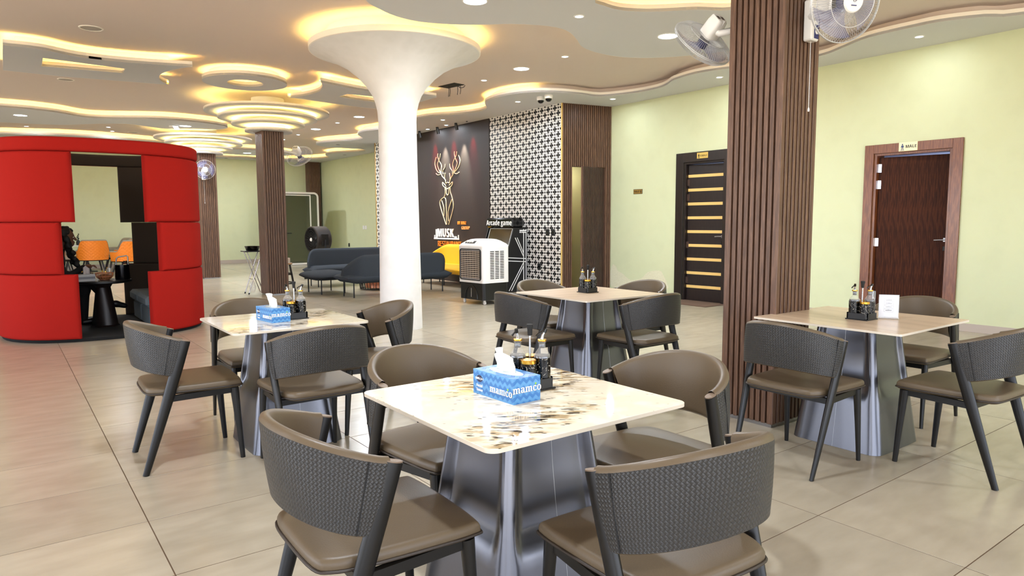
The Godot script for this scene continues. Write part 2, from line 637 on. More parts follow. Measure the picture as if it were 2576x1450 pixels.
# ------------------------------------------------------------------ scene
func _ready() -> void:
	rng.seed = 7
	var cam := Camera3D.new()
	cam.name = "camera"
	cam.fov = 45.505
	cam.near = 0.05
	cam.far = 200.0
	cam.transform = Transform3D(Basis(Vector3(0.801798, -0.004287, 0.597580), Vector3(0.060327, 0.995447, -0.073801), Vector3(-0.594542, 0.095223, 0.798406)), Vector3(0, 1.345, 0))
	add_child(cam)
	cam.current = true

	var sky_m := ProceduralSkyMaterial.new()
	sky_m.sky_top_color = Color(0.72, 0.80, 0.94)
	sky_m.sky_horizon_color = Color(0.90, 0.93, 0.98)
	sky_m.ground_horizon_color = Color(0.80, 0.78, 0.74)
	sky_m.ground_bottom_color = Color(0.62, 0.58, 0.52)
	sky_m.sky_energy_multiplier = 1.0
	sky_m.ground_energy_multiplier = 1.4
	var sky := Sky.new()
	sky.sky_material = sky_m
	var env := Environment.new()
	env.background_mode = Environment.BG_SKY
	env.sky = sky
	env.background_energy_multiplier = 5.0
	env.tonemap_mode = Environment.TONE_MAPPER_LINEAR
	env.tonemap_exposure = 1.6
	env.sdfgi_enabled = true
	env.ssao_enabled = true
	env.ssil_enabled = true
	var we := WorldEnvironment.new()
	we.name = "world"
	we.environment = env
	add_child(we)

	make_materials()
	build_floor()
	build_walls()
	build_feature_wall()
	build_ceiling()
	build_columns()
	build_lamps()
	build_doors()
	build_tables()
	build_pod()
	build_lounge()
	build_far_end()
	build_fans()
	build_small_things()

# ------------------------------------------------------------------ floor
func build_floor() -> void:
	var fl := setting("floor")
	var st := S()
	box(st, Vector3((XL + WX) * 0.5, -0.1012, (ZF + ZB) * 0.5), Vector3(WX - XL + 0.4, 0.2, ZB - ZF + 0.4))
	put(st, "grout_bed", M.grout, fl)
	var px := 1.235
	var pz := 0.6
	var x0 := 0.467
	var z0 := -3.4
	var g := 0.005
	st = S()
	box(st, Vector3(0, -0.006, 0), Vector3(px - g, 0.012, pz - g), 0.0003)
	st.generate_normals()
	var tile := st.commit()
	var cells := []
	var fwd := Vector3(0.594542, 0, -0.798406)
	for i in range(-9, 9):
		for j in range(-38, 18):
			var c := Vector3(x0 + (i + 0.5) * px, 0, z0 + (j + 0.5) * pz)
			if c.x + px * 0.5 < XL or c.x - px * 0.5 > WX or c.z + pz * 0.5 < ZF or c.z - pz * 0.5 > ZB: continue
			var whole: bool = c.x - px * 0.5 > XL and c.x + px * 0.5 < WX and c.z - pz * 0.5 > ZF and c.z + pz * 0.5 < ZB
			var depth := c.dot(fwd)
			var side := c.dot(Vector3(0.801798, 0, 0.59758))
			var seen: bool = whole and depth > 1.2 and absf(side) < depth * 0.76 + 0.7
			cells.append([depth if seen else 900.0 + depth, c, seen])
	cells.sort_custom(func(a, b): return a[0] < b[0])
	var rest := S()
	var k := 0
	for e in cells:
		var c: Vector3 = e[1]
		if e[2] and k < 300:
			var o := mesh_node(tile, "floor_tile", M.tiles[rng.randi() % 3], fl)
			o.position = c
			k += 1
		else:
			var lo := Vector2(maxf(c.x - px * 0.5 + g * 0.5, XL), maxf(c.z - pz * 0.5 + g * 0.5, ZF))
			var hi := Vector2(minf(c.x + px * 0.5 - g * 0.5, WX), minf(c.z + pz * 0.5 - g * 0.5, ZB))
			if hi.x - lo.x > 0.02 and hi.y - lo.y > 0.02:
				box(rest, Vector3((lo.x + hi.x) * 0.5, -0.006, (lo.y + hi.y) * 0.5), Vector3(hi.x - lo.x, 0.012, hi.y - lo.y))
	meta(put(rest, "far_floor_tiles", M.tiles[0], fl), "", "", "", "stuff")

# ------------------------------------------------------------------ walls
func wall_piece(parent: Node3D, called: String, lo: Vector3, hi: Vector3, m: Material) -> MeshInstance3D:
	var st := S()
	box(st, (lo + hi) * 0.5, hi - lo)
	return put(st, called, m, parent)

func build_walls() -> void:
	var top := CEIL + 0.2
	# door wall with two door openings
	var w := setting("wall_right")
	var zs := [ZF, -7.67, -6.85, -4.52, -3.58, ZB]
	for i in [0, 2, 4]:
		wall_piece(w, "wall_panel", Vector3(WX, 0, zs[i]), Vector3(WX + 0.2, top, zs[i + 1]), M.wall)
	wall_piece(w, "door_head", Vector3(WX, 2.33, -7.67), Vector3(WX + 0.2, top, -6.85), M.wall)
	wall_piece(w, "door_head", Vector3(WX, 2.222, -4.52), Vector3(WX + 0.2, top, -3.58), M.wall)
	# far wall
	w = setting("wall_far")
	wall_piece(w, "wall_panel", Vector3(XL, 0, ZF - 0.2), Vector3(WX + 0.2, top, ZF), M.wall)
	# left wall, out of view: tall openings placed to let daylight in
	w = setting("wall_left")
	var lz := [ZF, -16.0, -9.2, -8.8, -3.0, -2.6, 4.5, ZB]
	for i in [0, 2, 4, 6]:
		wall_piece(w, "wall_pier", Vector3(XL - 0.2, 0, lz[i]), Vector3(XL, top, lz[i + 1]), M.wall)
	for i in [1, 3, 5]:
		wall_piece(w, "unseen_window_head", Vector3(XL - 0.2, 3.2, lz[i]), Vector3(XL, top, lz[i + 1]), M.wall)
		wall_piece(w, "unseen_window_sill", Vector3(XL - 0.2, 0, lz[i]), Vector3(XL, 0.12, lz[i + 1]), M.wall)
	# back wall, out of view behind the camera: open bays letting daylight in
	w = setting("wall_back")
	var bx := [XL - 0.2, -7.6, -1.9, -1.4, 3.6, 4.1, 8.4, WX + 0.2]
	for i in [0, 2, 4, 6]:
		wall_piece(w, "wall_pier", Vector3(bx[i], 0, ZB), Vector3(bx[i + 1], top, ZB + 0.2), M.wall)
	for i in [1, 3, 5]:
		wall_piece(w, "unseen_window_head", Vector3(bx[i], 3.0, ZB), Vector3(bx[i + 1], top, ZB + 0.2), M.wall)
		wall_piece(w, "unseen_window_sill", Vector3(bx[i], 0, ZB), Vector3(bx[i + 1], 0.2, ZB + 0.2), M.wall)
	# skirting tiles, one by one along the walls
	var b := setting("baseboard_right")
	for seg in [[-9.3, -7.84], [-6.7, -4.63], [-3.47, ZB]]:
		var z: float = seg[0]
		while z < seg[1] - 0.05:
			var z2: float = minf(z + 1.2, seg[1])
			var st := S()
			box(st, Vector3(WX - 0.006, 0.05, (z + z2) * 0.5), Vector3(0.012, 0.1, z2 - z - 0.003), 0.002)
			put(st, "skirting_tile", M.skirting, b)
			z = z2
	b = setting("baseboard_far")
	var x := XL
	while x < WX - 0.1:
		var x2: float = minf(x + 1.2, WX)
		var st := S()
		box(st, Vector3((x + x2) * 0.5, 0.06, ZF + 0.006), Vector3(x2 - x - 0.004, 0.12, 0.012), 0.002)
		put(st, "skirting_tile", M.skirting, b)
		x = x2
	# plaster gone soft near the feature wall corner, and rubbed patches
	var st := S()
	var edge := curve([-9.36, 0.11, -9.36, 0.50, -9.27, 0.52, -9.2, 0.42, -9.08, 0.38, -8.95, 0.30, -8.82, 0.27, -8.6, 0.32, -8.45, 0.44, -8.2, 0.48, -8.1, 0.42, -8.05, 0.11], true, 3)
	patch(st, edge, WX - 0.0015)
	meta(put(st, "peeling_plaster", M.bare, get_node("wall_right")), "patch of peeled pale plaster near the floor")

func patch(st: SurfaceTool, pl: PackedVector2Array, x: float) -> void:
	# a flat flake on the door wall: pairs are (z, y)
	var t := Geometry2D.triangulate_polygon(pl)
	for i in range(0, t.size(), 3):
		face(st, [Vector3(x, pl[t[i]].y, pl[t[i]].x), Vector3(x, pl[t[i + 1]].y, pl[t[i + 1]].x), Vector3(x, pl[t[i + 2]].y, pl[t[i + 2]].x)], Vector3.LEFT)

# ------------------------------------------------------------------ feature wall
func uv_wall(called: String, parent: Node3D, z0: float, z1: float, y1: float) -> void:
	var st := S()
	var k := 1.0 / 0.19
	face(st, [Vector3(PX, 0, z0), Vector3(PX, 0, z1), Vector3(PX, y1, z1), Vector3(PX, y1, z0)], Vector3.LEFT,
		[Vector2(0, 0), Vector2((z1 - z0) * k, 0), Vector2((z1 - z0) * k, -y1 * k), Vector2(0, -y1 * k)])
	put(st, called, M.pattern, parent)
	st = S()
	box(st, Vector3(PX + 0.065, y1 * 0.5, (z0 + z1) * 0.5), Vector3(0.126, y1, z1 - z0))
	put(st, "wall_core", M.deer_wall, parent)

func build_feature_wall() -> void:
	var zn := -9.62
	var zfar := -17.3
	var w := setting("wall_feature")
	uv_wall("patterned_wallpaper", w, -11.9, zn, SOF)
	uv_wall("patterned_wallpaper", w, zfar, -15.0, SOF)
	wall_piece(w, "brown_panel", Vector3(PX - 0.012, 0, -15.0), Vector3(PX + 0.13, SOF, -11.9), M.deer_wall)
	for z in [zn + 0.006, zfar - 0.006]:
		wall_piece(w, "brass_edge_strip", Vector3(PX - 0.012, 0, z - 0.008), Vector3(PX + 0.012, SOF, z + 0.008), M.gold_strip)
	# slatted return with a door opening, slightly out of square
	var r := setting("wall_return")
	var a := Vector3(PX + 0.01, 0, zn)
	var bb := Vector3(WX, 0, -9.42)
	var dir := (bb - a).normalized()
	var nrm := Vector3(-dir.z, 0, dir.x)
	if nrm.z < 0: nrm = -nrm
	var len := (bb - a).length()
	var basis := Basis(dir, Vector3.UP, nrm)
	var d0 := 0.205
	var d1 := 0.93
	var dh := 2.36
	for seg in [[0.0, d0, 0.0, SOF], [d1, len, 0.0, SOF], [d0, d1, dh, SOF]]:
		var st := S()
		var c: Vector3 = a + dir * ((seg[0] + seg[1]) * 0.5) - nrm * 0.05 + Vector3.UP * ((seg[2] + seg[3]) * 0.5)
		box(st, c, Vector3(seg[1] - seg[0], seg[3] - seg[2], 0.1), 0, basis)
		put(st, "backing", M.groove, r)
	var n := 25
	var pitch := len / n
	for i in n:
		var s := (i + 0.5) * pitch
		var y0 := 0.0
		if s > d0 and s < d1: y0 = dh
		var st := S()
		box(st, a + dir * s + nrm * 0.012 + Vector3.UP * ((y0 + SOF) * 0.5), Vector3(pitch * 0.58, SOF - y0, 0.026), 0.002, basis)
		put(st, "slat", M.slat_b if i % 2 else M.slat, r)
	# the slatted door, hinged at the right, ajar inwards
	var door := thing("slatted_door", "dark slatted door standing ajar in the slatted wall beside the patterned wallpaper", "door")
	var hinge := a + dir * d1 - nrm * 0.05
	var dl := d1 - d0 - 0.01
	var ang := deg_to_rad(24.0)
	var dd := dir.rotated(Vector3.UP, -ang) * -1.0
	dd = (-dir).rotated(Vector3.UP, ang)
	var dn := dd.cross(Vector3.UP)
	if dn.dot(nrm) < 0: dn = -dn
	var db := Basis(dd, Vector3.UP, dn)
	var st := S()
	box(st, hinge + dd * (dl * 0.5) + Vector3.UP * (dh * 0.5), Vector3(dl, dh - 0.02, 0.035), 0.0, db)
	put(st, "leaf", M.groove, door)
	for i in 17:
		st = S()
		box(st, hinge + dd * ((i + 0.5) * dl / 17.0) + dn * 0.024 + Vector3.UP * (dh * 0.5), Vector3(dl / 17.0 * 0.58, dh - 0.02, 0.018), 0.002, db)
		put(st, "slat", M.slat_dark, door)
	# inside: cream veined stone
	var inn := setting("wall_inside")
	st = S()
	box(st, Vector3(8.46, 1.3, -11.2), Vector3(0.04, 2.6, 3.0))
	put(st, "stone_lining", M.cream_stone, inn)
	st = S()
	box(st, Vector3(8.9, 1.3, -12.0), Vector3(0.9, 2.6, 0.06))
	put(st, "stone_lining", M.cream_stone, inn)
	st = S()
	for q in [[-10.9, 1.9, -10.6, 1.65], [-10.6, 1.65, -10.5, 1.3], [-10.5, 1.3, -10.2, 1.1], [-10.3, 0.7, -9.95, 0.35], [-10.8, 0.9, -10.3, 0.7]]:
		bar(st, Vector3(8.482, q[1], q[0]), Vector3(8.482, q[3], q[2]), 0.014, 0.003)
	put(st, "stone_vein", mat(Color(0.55, 0.45, 0.25), 0.5), inn)
	var lamp := thing("ceiling_light", "unseen small lamp lighting the room behind the slatted door", "light", Vector3(8.9, 2.55, -10.6))  # out of view, placed to light the cream stone inside
	disc_lamp(lamp, 0.06, 0.5, M.panel, Color(1.0, 0.93, 0.8))
	wall_piece(inn, "inner_ceiling", Vector3(8.42, 2.6, -12.0), Vector3(WX, 2.64, -9.75), M.ceil)
	# far return and its door
	var fr := setting("wall_return_far")
	wall_piece(fr, "backing", Vector3(PX, 0, zfar - 0.06), Vector3(WX, SOF, zfar - 0.012), M.groove)
	for i in 24:
		st = S()
		box(st, Vector3(PX + 0.022 + i * 0.0437, SOF * 0.5, zfar - 0.066), Vector3(0.029, SOF, 0.016), 0.002)
		put(st, "slat", M.slat_dark, fr)
	# dark slatted face along the wall beyond
	var wd := thing("wall_cladding", "dark slatted panel with a narrow door between far patterned wallpaper and yellow wall", "panel")
	for i in 12:
		st = S()
		box(st, Vector3(WX - 0.6 + 0.0, SOF * 0.5, zfar - 0.35 - i * 0.045), Vector3(0.03, SOF, 0.03), 0.002)
		put(st, "slat", M.slat_dark, wd)
	wall_piece(wd, "backing", Vector3(WX - 0.59, 0, zfar - 0.9), Vector3(WX, SOF, zfar - 0.31), M.groove)
	# deer line drawing in brass strips
	var deer := thing("deer_sign", "golden line drawing of a deer with tall antlers on the brown wall", "wall sign")
	var lines := {
		"antler": [[-13.97, 2.94, -13.98, 2.87, -13.91, 2.76, -13.82, 2.66, -13.84, 2.52, -13.81, 2.42, -13.66, 2.32, -13.65, 2.25], [-13.86, 2.93, -13.88, 2.86, -13.93, 2.78, -14.00, 2.69, -13.93, 2.56, -13.85, 2.49], [-14.05, 2.86, -14.11, 2.74, -14.07, 2.60, -13.97, 2.51, -13.85, 2.49], [-14.07, 2.49, -13.99, 2.45, -13.87, 2.46, -13.84, 2.52], [-13.65, 2.68, -13.67, 2.60, -13.76, 2.53, -13.75, 2.46], [-13.66, 2.47, -13.68, 2.40, -13.68, 2.33],
			[-13.15, 2.92, -13.17, 2.84, -13.28, 2.73, -13.33, 2.64, -13.30, 2.52, -13.31, 2.44, -13.43, 2.33, -13.48, 2.24], [-13.25, 2.93, -13.25, 2.85, -13.19, 2.74, -13.14, 2.66, -13.21, 2.55, -13.28, 2.48], [-13.08, 2.83, -13.02, 2.72, -13.07, 2.59, -13.20, 2.50, -13.29, 2.47], [-13.07, 2.46, -13.15, 2.43, -13.26, 2.45, -13.29, 2.49], [-13.46, 2.67, -13.44, 2.58, -13.35, 2.50, -13.35, 2.44], [-13.47, 2.46, -13.45, 2.38, -13.45, 2.32]],
		"ear": [[-13.65, 2.19, -13.78, 2.27, -13.77, 2.20, -13.68, 2.15, -13.63, 2.16], [-13.49, 2.19, -13.35, 2.26, -13.37, 2.19, -13.44, 2.15, -13.50, 2.14]],
		"head": [[-13.63, 2.24, -13.56, 2.26, -13.49, 2.24], [-13.67, 2.16, -13.62, 2.09, -13.62, 2.02, -13.57, 1.97, -13.51, 2.01, -13.50, 2.09, -13.45, 2.15], [-13.60, 2.13, -13.58, 2.11], [-13.53, 2.13, -13.55, 2.11]],
		"body": [[-13.68, 2.15, -13.67, 2.01, -13.72, 1.93], [-13.72, 1.93, -13.90, 1.85, -13.88, 1.69, -13.65, 1.30], [-13.45, 2.14, -13.44, 2.03, -13.37, 1.90, -13.33, 1.68, -13.54, 1.30], [-13.72, 1.92, -13.64, 1.84, -13.62, 1.30], [-13.83, 1.86, -13.74, 1.69, -13.74, 1.50], [-13.38, 1.87, -13.55, 1.60, -13.54, 1.38]]}
	for key in lines:
		for l in lines[key]:
			var pl := curve(l, false, 3)
			var pts := []
			for q in pl: pts.append(Vector3(PX - 0.02, q.y, q.x))
			st = S()
			tube(st, pts, 0.009, 6)
			put(st, key, M.brass_line, deer)
	var face_left := Basis(Vector3(0, 0, 1), Vector3.UP, Vector3(-1, 0, 0))
	var sg := thing("restaurant_sign", "white lettering with amber RESTAURANT below it on the brown wall", "wall sign")
	text("word", "MUSK", 0.19, 0.02, M.print_white, sg, Vector3(PX - 0.022, 1.105, -13.69), face_left, "Droid Sans", true)
	st = S()
	box(st, Vector3(PX - 0.022, 0.975, -13.65), Vector3(0.02, 0.035, 1.10), 0.004)
	for q in [[-14.17, 1.01, 0.09], [-14.10, 1.09, 0.20], [-14.05, 1.09, 0.20], [-13.27, 1.005, 0.06], [-13.21, 1.005, 0.06], [-13.12, 1.02, 0.09]]:
		box(st, Vector3(PX - 0.022, q[1], q[0]), Vector3(0.02, q[2], 0.022), 0.003)
	put(st, "underline", M.print_white, sg)
	text("word", "RESTAURANT", 0.125, 0.02, mat(Color(0.95, 0.55, 0.16), 0.5), sg, Vector3(PX - 0.022, 0.855, -13.52), face_left, "Droid Sans", false)
	var by := thing("group_sign", "two short lines of amber lettering beside the deer", "wall sign")
	text("word", "BY MNZ", 0.07, 0.015, mat(Color(0.95, 0.60, 0.22), 0.5), by, Vector3(PX - 0.02, 1.335, -12.98), face_left, "Droid Sans", true)
	text("word", "GROUP", 0.07, 0.015, mat(Color(0.95, 0.68, 0.40), 0.5), by, Vector3(PX - 0.02, 1.225, -12.83), face_left, "Droid Sans", true)
	for q in [[-10.01, 1.153], [-9.85, 1.154], [-10.26, 0.496]]:
		var so := thing("wall_socket", "", "socket", Vector3(PX - 0.006, q[1], q[0]), 0, "black wall sockets")
		st = S()
		box(st, Vector3.ZERO, Vector3(0.012, 0.12, 0.10), 0.004)
		put(st, "plate", M.black, so)
		st = S()
		box(st, Vector3(-0.007, 0, 0), Vector3(0.006, 0.045, 0.05), 0.002)
		put(st, "rocker", M.black_gloss, so)
		so.set_meta("label", "single black socket low on the patterned wallpaper" if q[1] < 1.0 else ("black switch plate on the patterned wallpaper, the one nearer its brass edge" if q[0] > -9.9 else "black switch plate on the patterned wallpaper, the one farther from its brass edge"))

# ------------------------------------------------------------------ ceiling
func edge_offset(e: PackedVector2Array, d: float, closed: bool, poly: PackedVector2Array) -> PackedVector2Array:
	var out := PackedVector2Array()
	var n := e.size()
	var test := (e[1] - e[0]).orthogonal().normalized()
	var sg := 1.0 if Geometry2D.is_point_in_polygon((e[0] + e[1]) * 0.5 + test * 0.01, poly) else -1.0
	for i in n:
		var a := e[(i - 1 + n) % n] if (closed or i > 0) else e[0]
		var b := e[(i + 1) % n] if (closed or i < n - 1) else e[n - 1]
		out.append(e[i] + (b - a).normalized().orthogonal() * sg * d)
	return out

func ribbon(st: SurfaceTool, a: PackedVector2Array, b: PackedVector2Array, y: float, i0: int, i1: int, up := Vector3.UP) -> void:
	for i in range(i0, i1):
		var j := (i + 1) % a.size()
		face(st, [Vector3(a[i].x, y, a[i].y), Vector3(a[j].x, y, a[j].y), Vector3(b[j].x, y, b[j].y), Vector3(b[i].x, y, b[i].y)], up)

func upright(st: SurfaceTool, a: PackedVector2Array, y0: float, y1: float, closed: bool, inner: PackedVector2Array, out_sign: float) -> void:
	sm_id += 1
	var n := a.size()
	for i in (n if closed else n - 1):
		var j := (i + 1) % n
		var h := (i - 1 + n) % n
		if (closed or i > 0) and (a[i] - a[h]).normalized().dot((a[j] - a[i]).normalized()) < 0.8: sm_id += 1
		st.set_smooth_group(sm_id)
		var o := (a[i] - inner[i]) * out_sign
		face(st, [Vector3(a[i].x, y0, a[i].y), Vector3(a[j].x, y0, a[j].y), Vector3(a[j].x, y1, a[j].y), Vector3(a[i].x, y1, a[i].y)], Vector3(o.x, 0, o.y))
	st.set_smooth_group(-1)

# lip and light strip along an edge of a dropped shape
func cove(t: Node3D, e: PackedVector2Array, closed: bool, poly: PackedVector2Array, y: float, lit: Array, inward := true, lip_h := 0.07) -> void:
	var d := 1.0 if inward else -1.0
	var i1 := edge_offset(e, 0.018 * d, closed, poly)
	var s0 := edge_offset(e, 0.035 * d, closed, poly)
	var s1 := edge_offset(e, 0.06 * d, closed, poly)
	var n := e.size()
	var last := n if closed else n - 1
	var st := S()
	upright(st, e, y - 0.001, y + lip_h, closed, i1, 1.0)
	upright(st, i1, y + 0.02, y + lip_h, closed, e, 1.0)
	ribbon(st, e, i1, y + lip_h, 0, last)
	put(st, "lip", M.lip, t)
	for seg in lit:
		var i := int(seg[0] * last)
		var stop := int(seg[1] * last)
		while i < stop:
			var j := i
			var run := 0.0
			while j < stop and run < 2.6:
				run += e[j].distance_to(e[(j + 1) % n])
				j += 1
			st = S()
			ribbon(st, s0, s1, y + 0.036, i, j)
			put(st, "led_strip_light", M.led, t)
			i = j

func dropped(label: String, e: PackedVector2Array, closing: Array, lit: Array, hole := PackedVector2Array(), hole_lit := false, inset := 0.13) -> Node3D:
	var t := thing("ceiling_panel", label, "ceiling panel")
	var poly := e.duplicate()
	for i in range(0, closing.size(), 2): poly.append(Vector2(closing[i], closing[i + 1]))
	var st := S()
	prism(st, poly, SOF, SOF + 0.03, true, hole)
	put(st, "underside", M.soffit, t)
	var ins := Geometry2D.offset_polygon(poly, -inset, Geometry2D.JOIN_ROUND)
	var best := PackedVector2Array()
	for q in ins:
		if q.size() > best.size(): best = q
	st = S()
	if hole.size():
		var big := Geometry2D.offset_polygon(hole, inset, Geometry2D.JOIN_ROUND)[0]
		prism(st, best, SOF + 0.03, CEIL, true, big)
	else:
		prism(st, best, SOF + 0.03, CEIL)
	put(st, "riser", M.ceil, t)
	cove(t, e, closing.size() == 0, poly, SOF, lit)
	if hole.size(): cove(t, hole, true, hole, SOF, [[0.0, 1.0]] if hole_lit else [], false)
	return t

func build_ceiling() -> void:
	var c := setting("ceiling")
	wall_piece(c, "slab", Vector3(XL - 0.2, CEIL, ZF - 0.2), Vector3(WX + 0.2, CEIL + 0.2, ZB + 0.2), M.ceil)
	var s1 := curve([8.7, 6.0, 8.6, 4.0, 8.8, 2.0, 8.55, 0.0, 8.9, -1.5, 8.75, -2.75, 8.50, -3.03, 8.32, -3.38, 8.30, -3.67, 8.31, -3.99, 8.37, -4.26, 8.59, -4.64, 8.74, -5.0, 8.62, -5.6, 8.36, -6.2, 8.28, -6.62, 8.38, -7.11, 8.56, -7.39, 8.68, -7.7, 8.66, -8.2, 8.42, -8.75, 8.00, -8.80, 7.58, -8.90, 7.26, -9.10, 7.07, -9.46, 7.04, -9.95, 7.14, -10.36, 7.30, -10.59, 7.46, -10.78, 7.59, -11.02, 7.62, -11.33, 7.47, -11.83, 7.20, -12.27, 7.09, -12.81, 7.14, -13.6, 7.22, -14.3, 7.15, -14.9,
		7.05, -15.25, 7.08, -15.6, 7.17, -15.9, 7.35, -16.16, 7.56, -16.46, 7.60, -16.77, 7.45, -17.24, 7.21, -17.71, 7.09, -18.18, 7.12, -18.52, 7.32, -18.77, 7.55, -18.93, 7.85, -18.97, 8.26, -18.95, 8.60, -18.92, 8.86, -19.12, 8.88, -19.64, 8.60, -20.22, 8.41, -20.73, 8.44, -21.18, 8.62, -21.5, 8.83, -21.82, 8.87, -22.24, 8.67, -22.77, 8.40, -23.2, 7.9, -23.7, 7.3, -23.85, 6.7, -23.6, 6.1, -23.72, 5.4, -23.95, 4.5, -23.7, 3.0, -23.9, 1.5, -23.6, 0.0, -23.85, -3.0, -23.6, -6.0, -23.85, XL, -23.7], false, 3)
	dropped("long wavy dropped ceiling border running along the door wall and far wall", s1, [XL, ZF, WX, ZF, WX, ZB], [[0.3151, 1.0]])
	var s2 := curve([2.75, -5.9, 2.98, -6.35, 3.22, -6.53, 3.46, -6.65, 3.75, -6.68, 4.07, -6.57, 4.35, -6.39, 4.60, -6.17, 4.91, -6.02, 5.16, -5.99, 5.39, -6.08, 5.66, -6.27, 5.90, -6.45, 6.23, -6.55, 6.64, -6.54, 7.01, -6.35, 7.30, -6.0, 7.52, -5.49, 7.40, -4.81, 7.05, -4.11, 6.60, -3.4, 6.0, -2.5, 5.3, -1.4, 4.4, -0.9, 3.4, -1.3, 2.7, -2.4, 2.4, -3.6, 2.45, -4.8], true, 3)
	var h2 := curve([4.78, -5.05, 4.97, -5.12, 5.20, -5.13, 5.43, -5.03, 5.61, -4.88, 5.83, -4.66, 6.13, -4.45, 6.2, -3.9, 5.8, -3.3, 5.2, -3.2, 4.7, -3.7, 4.55, -4.5], true, 3)
	dropped("broad cloud-shaped dropped ceiling panel over the front tables with a lit opening", s2, [], [[0.0, 0.75]], h2, true)
	var wing := [0.18, -10.45, 0.45, -10.42, 0.62, -10.45, 0.78, -10.54, 1.08, -10.63, 1.58, -10.58, 2.27, -10.36]
	var arc := [2.27, -10.36, 2.14, -10.62, 2.03, -10.99, 2.02, -11.30, 2.10, -11.64, 2.26, -11.91]
	var slot := [0.60, -10.95, 1.55, -11.04, 1.56, -11.36, 0.61, -11.52]
	for side in 2:
		var f := func(v: Array) -> Array:
			var o := v.duplicate()
			if side: 
				for i in range(0, o.size(), 2): o[i] = 6.36 - o[i]
			return o
		var e := curve(f.call(wing), false, 3)
		e.remove_at(e.size() - 1)
		e.append_array(curve(f.call(arc), false, 3))
		for v in [1.6, -12.02, 0.85, -12.14, 0.19, -12.13]: pass
		var tail: Array = f.call([1.6, -12.02, 0.85, -12.14, 0.19, -12.13])
		for i in range(0, 6, 2): e.append(Vector2(tail[i], tail[i + 1]))
		var sl: Array = f.call(slot)
		var hp := PackedVector2Array()
		for i in 4:
			var a := Vector2(sl[i * 2], sl[i * 2 + 1])
			var b := Vector2(sl[(i * 2 + 2) % 8], sl[(i * 2 + 3) % 8])
			for k in 3: hp.append(a.lerp(b, k / 3.0))
		dropped("wing-shaped dropped ceiling panel with a slanted lit slot, " + ("behind the white mushroom column" if side else "above the red booth"), e, [], [[0.0, 1.0]], hp, true)
	dropped("round ring-shaped dropped ceiling panel with a lit hole in its middle", circle(Vector2(3.18, -11.1), 0.61, 40), [], [[0.0, 1.0]], circle(Vector2(3.18, -11.1), 0.26, 28), true, 0.11)
	dropped("long cloud-shaped dropped ceiling panel behind the red booth", curve([-1.0, -15.8, 0.16, -15.89, 0.61, -15.90, 1.08, -16.08, 1.48, -16.42, 1.86, -16.40, 2.36, -16.13, 2.86, -15.88, 3.43, -15.88, 3.91, -16.02, 4.26, -16.35, 4.20, -16.83, 3.90, -17.33, 3.47, -17.52, 2.80, -17.22, 2.34, -17.02, 1.70, -17.49, 1.20, -18.0, 0.17, -18.24, -1.2, -18.4, -2.6, -17.9, -3.0, -16.9, -2.3, -16.0], true, 3), [], [[0.0, 1.0]])
	dropped("low cloud-shaped dropped ceiling panel seen just over the top of the red booth", curve([-2.4, -20.9, -1.0, -20.5, 0.17, -20.62, 1.24, -20.2, 2.17, -20.13, 3.37, -20.44, 4.3, -20.9, 4.5, -21.5, 3.6, -22.1, 1.5, -22.0, 0.0, -22.3, -2.0, -21.9], true, 3), [], [[0.0, 1.0]])
	dropped("small oval dropped ceiling panel with one lamp near the far wall", curve([4.95, -21.7, 5.5, -21.05, 6.4, -21.0, 7.2, -21.3, 7.6, -21.9, 7.0, -22.5, 6.0, -22.6, 5.2, -22.3], true, 3), [], [[0.0, 1.0]])
	# stepped rings round two of the columns
	for i in 2:
		var z: float = [-13.13, -18.1][i]
		var t := thing("stepped_ceiling_ring", "four stepped round ceiling tiers glowing above the slatted column " + ["in the middle of the hall", "behind the red booth"][i], "ceiling rings", Vector3(4.15, 0, z))
		var rr := [1.10, 0.875, 0.645, 0.42]
		var yy := [3.37, 3.26, 3.145, 3.03]
		for k in 4:
			var st := S()
			prism(st, circle(Vector2.ZERO, rr[k], 56), yy[k], yy[k] + 0.018, true, circle(Vector2.ZERO, 0.27, 28))
			put(st, "tier", M.soffit, t)
			var cc := circle(Vector2.ZERO, rr[k], 56)
			cove(t, cc, true, cc, yy[k], [[0.0, 1.0]], true, 0.05)
		var st2 := S()
		prism(st2, circle(Vector2.ZERO, 0.29, 32), 3.035, CEIL)
		put(st2, "core", M.soffit, t)

